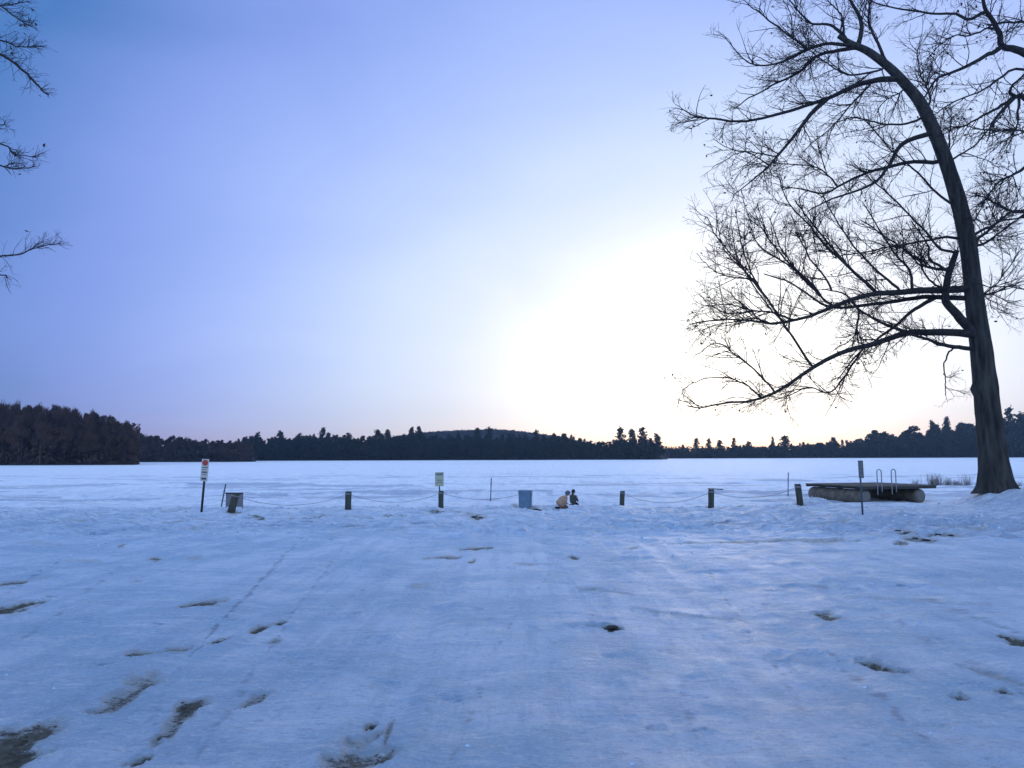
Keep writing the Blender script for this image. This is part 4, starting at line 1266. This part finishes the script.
from_bm('deck', bm, M['deck'], t)
lad = []
for xx in (.60, 1.46):
    # hoop standing on the deck edge with its legs running down in front
    P_ = [(xx, -.16, .50), (xx, -.16, .95), (xx, -.16, 1.58), (xx + .025, -.16, 1.70), (xx + .13, -.16, 1.76), (xx + .235, -.16, 1.70), (xx + .26, -.16, 1.58), (xx + .26, -.16, .95), (xx + .26, -.16, .62)]
    Pc, Rc = catmull(np.array(P_), np.full(len(P_), .026), 44)
    V, Fc = tubes(Pc[None], Rc[None], 8)
    mesh_np('ladder_rail', V, Fc, M['steel'], t)

# ------------------------------------------------------------------ dry weeds by the lake on the right
WG = 'dry weeds on the snowbank behind the raft'
for k, (px, py, hpx, wpx, n, lab) in enumerate([
        (915, 484, 6, 7, 40, 'smallest tuft of dry weeds, just behind the raft deck'),
        (936, 485, 12, 14, 170, 'widest pale clump of dry weeds behind the end of the raft'),
        (948, 485, 8, 6, 70, 'dark low tuft of dry weeds beside the widest clump'),
        (957, 485, 6, 9, 70, 'low spreading tuft of dry weeds left of the oak trunk'),
        (967, 485, 12, 9, 60, 'tall thin tuft of dry weeds nearest to the oak trunk'),
        (1018, 486, 6, 8, 40, 'tuft of dry weeds to the right of the oak trunk')]):
    b = hit(px, py); D = b[1]; g = np.random.default_rng(500 + k)
    h, w = hpx * PXM(D), wpx * PXM(D)
    p0 = np.column_stack([g.normal(0, w * .28, n), g.normal(0, w * .2, n), np.full(n, -.03)])
    dirs = np.column_stack([g.normal(0, .30, n), g.normal(0, .3, n), np.ones(n)])
    hh = h * g.uniform(.35, 1.05, n)
    s = np.linspace(0, 1, 4)
    P_ = p0[:, None] + dirs[:, None] * (s[None, :, None] * hh[:, None, None]) + g.normal(0, .02, (n, 4, 3)) * s[None, :, None]
    V, Fc = tubes(P_, np.full((n, 4), .010) * (1 - .6 * s)[None], 3)
    o = mesh_np('dry_weeds', V, Fc, M['weed'])
    o.location = tuple(b)
    tag(o, lab, 'weeds', WG)

# ------------------------------------------------------------------ people
def skin_mesh(name, verts, edges, radii, mt, parent, root=0, sub=2):
    me = bpy.data.meshes.new(name)
    me.from_pydata([tuple(v) for v in verts], edges, [])
    o = bpy.data.objects.new(name, me); col.objects.link(o)
    md = o.modifiers.new('skin', 'SKIN')
    if not me.skin_vertices: me.skin_vertices.new()
    for i, r in enumerate(radii):
        rr_ = r if isinstance(r, tuple) else (r, r)
        me.skin_vertices[0].data[i].radius = rr_
        me.skin_vertices[0].data[i].use_root = (i == root)
    md.use_smooth_shade = True
    ss = o.modifiers.new('sub', 'SUBSURF'); ss.levels = sub; ss.render_levels = sub
    dg = bpy.context.evaluated_depsgraph_get()
    nm = bpy.data.meshes.new_from_object(o.evaluated_get(dg))
    bpy.data.objects.remove(o)
    nm.materials.clear(); nm.materials.append(mt)
    for p in nm.polygons: p.use_smooth = True
    nm.name = name
    return link(name, nm, parent)


def chain(spec):
    V, E, Rr = [], [], []
    for (p, par, r) in spec:
        V.append(p); Rr.append(r)
        if par is not None: E.append((par, len(V) - 1))
    return V, E, Rr


def person(base, yaw, lean, label, scale, coat, trousers, headwear, hood):
    """kneeling back on the heels, facing local +X, trunk leaning forward"""
    t = empty('person', base, yaw); t.scale = (scale,) * 3
    tag(t, label, 'person', None)
    sl, cl = math.sin(lean), math.cos(lean)
    def up(h, dx=0.0, y=0.0): return Vector((-.10 + sl * h + cl * dx, y, .20 + cl * h - sl * dx))
    hip = up(0)
    neck, head = up(.50), up(.66, .02)
    # body: one continuous surface
    spec = [(hip, None, (.13, .15)), (up(.18), 0, (.11, .14)), (up(.36), 1, (.12, .17)), (up(.46), 2, (.07, .10)), (up(.53), 3, .055), (up(.59, .01), 4, (.085, .075)), (up(.69, .02), 5, (.10, .08)), (up(.76, .01), 6, (.07, .06))]
    hands = []
    for sgn in (1, -1):
        i = len(spec)
        spec += [(up(.42, 0, sgn * .19), 2, .06), (up(.20, .10, sgn * .23), i, .047), (Vector((.22, sgn * .15, .26)), i + 1, .036), (Vector((.29, sgn * .13, .235)), i + 2, (.022, .038))]
        w = i + 3
        hands.append((sgn, Vector((.29, sgn * .13, .235)), w))
        j = len(spec)
        spec += [(Vector((-.04, sgn * .11, .17)), 0, .095), (Vector((.26, sgn * .13, .075)), j, .070), (Vector((-.08, sgn * .12, .055)), j + 1, .052), (Vector((-.18, sgn * .12, .05)), j + 2, .04), (Vector((-.30, sgn * .12, .03)), j + 3, .035)]
    V, E, Rr = chain(spec)
    body = skin_mesh('body', V, E, Rr, M['skin'], t)
    # fingers, thumb, face joined to the body mesh
    bm = bmesh.new(); bm.from_mesh(body.data)
    for sgn, hp, _ in hands:
        for q in range(4):
            o0 = hp + Vector((.03, (q - 1.5) * .019, 0)); L_ = (.062, .072, .068, .052)[q]
            a = o0 + Vector((L_ * .55, 0, -.008)); c = a + Vector((L_ * .38, 0, -.03))
            bm_cyl(bm, o0, a, .0095, .009, 8); bm_cyl(bm, a, c, .009, .007, 8)
        th = hp + Vector((-.005, -sgn * .035, 0)); bm_cyl(bm, th, th + Vector((.045, -sgn * .025, -.008)), .011, .008, 8)
    fwd = Vector((cl, 0, -sl)); hc = up(.665, .02)
    nose = hc + fwd * .108
    bm_cyl(bm, nose - fwd * .03 + up(.03) - up(0), nose + fwd * .018 - (up(.012) - up(0)), .010, .014, 8)
    for sgn in (1, -1):
        e = hc + Vector((0, sgn * .083, 0)); bm_box(bm, e, (.045, .02, .06), .009)
    bm_box(bm, hc + fwd * .098 - (up(.055) - up(0)), (.012, .045, .012), .004)
    bm.to_mesh(body.data); bm.free()
    for sgn in (1, -1):
        bm = bmesh.new(); bmesh.ops.create_uvsphere(bm, u_segments=10, v_segments=8, radius=.012)
        bmesh.ops.translate(bm, vec=hc + fwd * .092 + Vector((0, sgn * .033, .012)), verts=bm.verts)
        from_bm('eye', bm, M['eye'], t, True)
    # coat
    bk = 1.28 if hood else 1.0
    spec = [(up(-.10), None, (.21 * bk, .22 * bk)), (up(.10), 0, (.19 * bk, .20 * bk)), (up(.30), 1, (.165 * bk, .20)), (up(.44), 2, (.12, .15)), (up(.52), 3, (.095, .10))]
    for sgn in (1, -1):
        i = len(spec)
        spec += [(up(.41, 0, sgn * .20), 2, .085), (up(.20, .10, sgn * .245), i, .070), (Vector((.20, sgn * .155, .265)), i + 1, .052)]
    V, E, Rr = chain(spec)
    skin_mesh('coat', V, E, Rr, coat, t)
    for sgn in (1, -1):
        V, E, Rr = chain([(Vector((-.08, sgn * .07, .19)), None, .12), (Vector((.10, sgn * .125, .14)), 0, .10), (Vector((.27, sgn * .13, .08)), 1, .083), (Vector((.10, sgn * .13, .065)), 2, .068), (Vector((-.16, sgn * .12, .055)), 3, .058)])
        skin_mesh('trouser_leg', V, E, Rr, trousers, t)
        V, E, Rr = chain([(Vector((-.15, sgn * .12, .06)), None, .058), (Vector((-.24, sgn * .12, .06)), 0, .06), (Vector((-.34, sgn * .12, .035)), 1, .04)])
        skin_mesh('boot', V, E, Rr, M['dark_cloth'], t)
    # headwear or hair: a shell over the top and back of the head
    bm = bmesh.new(); bmesh.ops.create_uvsphere(bm, u_segments=20, v_segments=14, radius=1)
    kill = [v for v in bm.verts if (v.co.x > .35 and v.co.z < .25) or v.co.z < (-.75 if hood else -.55)]
    bmesh.ops.delete(bm, geom=kill, context='VERTS')
    cpos = up(.685, .0)
    rot = Matrix.Rotation(lean * .8, 4, 'Y')
    bmesh.ops.transform(bm, matrix=Matrix.Translation(cpos) @ rot @ Matrix.Diagonal((.125, .108, .135, 1)), verts=bm.verts)
    bmesh.ops.solidify(bm, geom=bm.faces, thickness=-.012)
    if headwear is M['hair']:
        bm_cyl(bm, up(.62, -.09), up(.44, -.13), .055, .03, 12)
        from_bm('hair', bm, headwear, t, True)
    else:
        bm_cyl(bm, up(.70, -.01), up(.735, -.01), .128, .122, 20, False)
        from_bm('hat', bm, headwear, t, True)
    return t


pa = hit(562, 508.8); pb = hit(574.0, 505.8)
person(pa, R(18), R(37), 'person in a tan coat and grey hat kneeling forward on the snow', .82, M['tan'], M['brown_cloth'], M['grey_cloth'], True)
person(pb, R(48), R(4), 'person with dark hair and a grey green coat sitting upright behind the other', .78, M['green_coat'], M['dark_cloth'], M['hair'], False)

# ------------------------------------------------------------------ air
bm = bmesh.new()
bm_box(bm, Vector((0, 440, 34.0)), (2200, 1400, 74.0))
hz_m = bpy.data.materials.new('haze'); hz_m.use_nodes = True
hn = hz_m.node_tree
for n_ in list(hn.nodes):
    if n_.type == 'BSDF_PRINCIPLED': hn.nodes.remove(n_)
pv = hn.nodes.new('ShaderNodeVolumePrincipled')
pv.inputs['Color'].default_value = (.42, .66, 1.0, 1)
pv.inputs['Density'].default_value = 0.00021
pv.inputs['Anisotropy'].default_value = 0.55
out = [n_ for n_ in hn.nodes if n_.type == 'OUTPUT_MATERIAL'][0]
hn.links.new(pv.outputs['Volume'], out.inputs['Volume'])
hz = from_bm('haze', bm, hz_m)
tag(hz, 'thin blue evening haze over the frozen lake', 'haze', kind='stuff')

# ------------------------------------------------------------------ light and sky
SUN_AZ = math.atan2((720 - 512) / F, 1.0)      # the glow, right of the middle of the far shore
SUN_EL = R(4.0)
sd = Vector((math.sin(SUN_AZ) * math.cos(SUN_EL), math.cos(SUN_AZ) * math.cos(SUN_EL), math.sin(SUN_EL)))
sl = bpy.data.lights.new('sun', 'SUN'); sl.energy = 0.25; sl.angle = R(14); sl.color = (1.0, .86, .74)
so = bpy.data.objects.new('sun', sl); col.objects.link(so)
so.rotation_euler = sd.to_track_quat('Z', 'Y').to_euler()

w = bpy.data.worlds.new('World'); sc.world = w; w.use_nodes = True
nt = w.node_tree; N = nt.nodes; L = nt.links
bg = N['Background']
tc = N.new('ShaderNodeTexCoord')
sky = N.new('ShaderNodeTexSky'); sky.sky_type = 'NISHITA'; sky.sun_disc = False
sky.sun_elevation = SUN_EL; sky.sun_rotation = SUN_AZ; sky.altitude = 100


def vm(op, a, b):
    x = N.new('ShaderNodeVectorMath'); x.operation = op
    for s, q in ((0, a), (1, b)):
        if isinstance(q, (tuple, Vector)): x.inputs[s].default_value = tuple(q)
        else: L.new(q, x.inputs[s])
    return x


def mm(op, a, b=0.0, clamp=False):
    x = N.new('ShaderNodeMath'); x.operation = op; x.use_clamp = clamp
    for s, q in ((0, a), (1, b)):
        if isinstance(q, (int, float)): x.inputs[s].default_value = q
        else: L.new(q, x.inputs[s])
    return x.outputs[0]


GEL = R(5.0)
SQ = 1.6
gd = Vector((math.sin(SUN_AZ) * math.cos(GEL), math.cos(SUN_AZ) * math.cos(GEL), math.sin(GEL) * SQ)).normalized()
sqz = vm('NORMALIZE', vm('MULTIPLY', tc.outputs['Generated'], (1, 1, SQ)).outputs[0], (0, 0, 0))
dot = vm('DOT_PRODUCT', sqz.outputs[0], gd)
# thin high cloud makes the glow slightly uneven
nz = N.new('ShaderNodeTexNoise'); nz.inputs['Scale'].default_value = 2.2; nz.inputs['Detail'].default_value = 4; nz.inputs['Distortion'].default_value = .6
mp = N.new('ShaderNodeMapping'); mp.inputs['Scale'].default_value = (1, 1, 2.6); mp.inputs['Rotation'].default_value = (0, R(24), 0)
L.new(tc.outputs['Generated'], mp.inputs['Vector']); L.new(mp.outputs['Vector'], nz.inputs['Vector'])
angn = mm('DIVIDE', mm('ARCCOSINE', dot.outputs['Value']), math.pi)
angn = mm('ADD', angn, mm('MULTIPLY', mm('SUBTRACT', nz.outputs['Fac'], .5), .045))
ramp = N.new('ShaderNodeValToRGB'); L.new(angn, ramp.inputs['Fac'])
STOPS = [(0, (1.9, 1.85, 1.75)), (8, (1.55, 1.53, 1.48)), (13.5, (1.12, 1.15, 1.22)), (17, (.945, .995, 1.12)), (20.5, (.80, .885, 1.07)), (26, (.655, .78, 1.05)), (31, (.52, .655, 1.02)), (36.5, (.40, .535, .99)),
         (41, (.32, .445, .925)), (47, (.222, .338, .80)), (54.7, (.075, .205, .54)), (62, (.12, .25, .62)), (77, (.49, .75, 1.34)), (180, (.64, .93, 1.58))]  # last stops: unseen sky overhead and behind, brightened to light snow and trunks
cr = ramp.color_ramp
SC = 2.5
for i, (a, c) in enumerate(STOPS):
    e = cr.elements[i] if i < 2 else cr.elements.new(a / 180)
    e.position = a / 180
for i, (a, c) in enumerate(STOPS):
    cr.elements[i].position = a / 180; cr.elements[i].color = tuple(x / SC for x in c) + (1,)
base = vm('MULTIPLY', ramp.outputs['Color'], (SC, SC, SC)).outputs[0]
# rosy band low on the horizon
sep = N.new('ShaderNodeSeparateXYZ'); L.new(tc.outputs['Generated'], sep.inputs[0])
band = mm('POWER', 2.718, mm('MULTIPLY', mm('ABSOLUTE', sep.outputs['Z']), -14.0))
low = mm('POWER', 2.718, mm('MULTIPLY', mm('ABSOLUTE', sep.outputs['Z']), -38.0))
wm = N.new('ShaderNodeCombineXYZ')
for i, q in enumerate((.04, .41, .52)): L.new(mm('SUBTRACT', 1.0, mm('MULTIPLY', low, q)), wm.inputs[i])
base = vm('MULTIPLY', base, wm.outputs[0]).outputs[0]
pk = N.new('ShaderNodeCombineXYZ')
for i, q in enumerate((.08, .02, -.10)): L.new(mm('MULTIPLY', band, q), pk.inputs[i])
base = vm('ADD', base, pk.outputs[0]).outputs[0]
nish = vm('MULTIPLY', sky.outputs['Color'], (.006, .008, .012)).outputs[0]
base = vm('ADD', base, nish).outputs[0]
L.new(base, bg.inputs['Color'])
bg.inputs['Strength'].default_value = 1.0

# ------------------------------------------------------------------ render settings
sc.render.engine = 'CYCLES'
sc.cycles.samples = 64
sc.cycles.use_denoising = True
sc.cycles.max_bounces = 5
sc.cycles.diffuse_bounces = 2
sc.cycles.glossy_bounces = 2
sc.view_settings.view_transform = 'Standard'
sc.view_settings.look = 'None'
sc.view_settings.exposure = 0.0
sc.view_settings.gamma = 1.0
sc.view_settings.use_curve_mapping = False
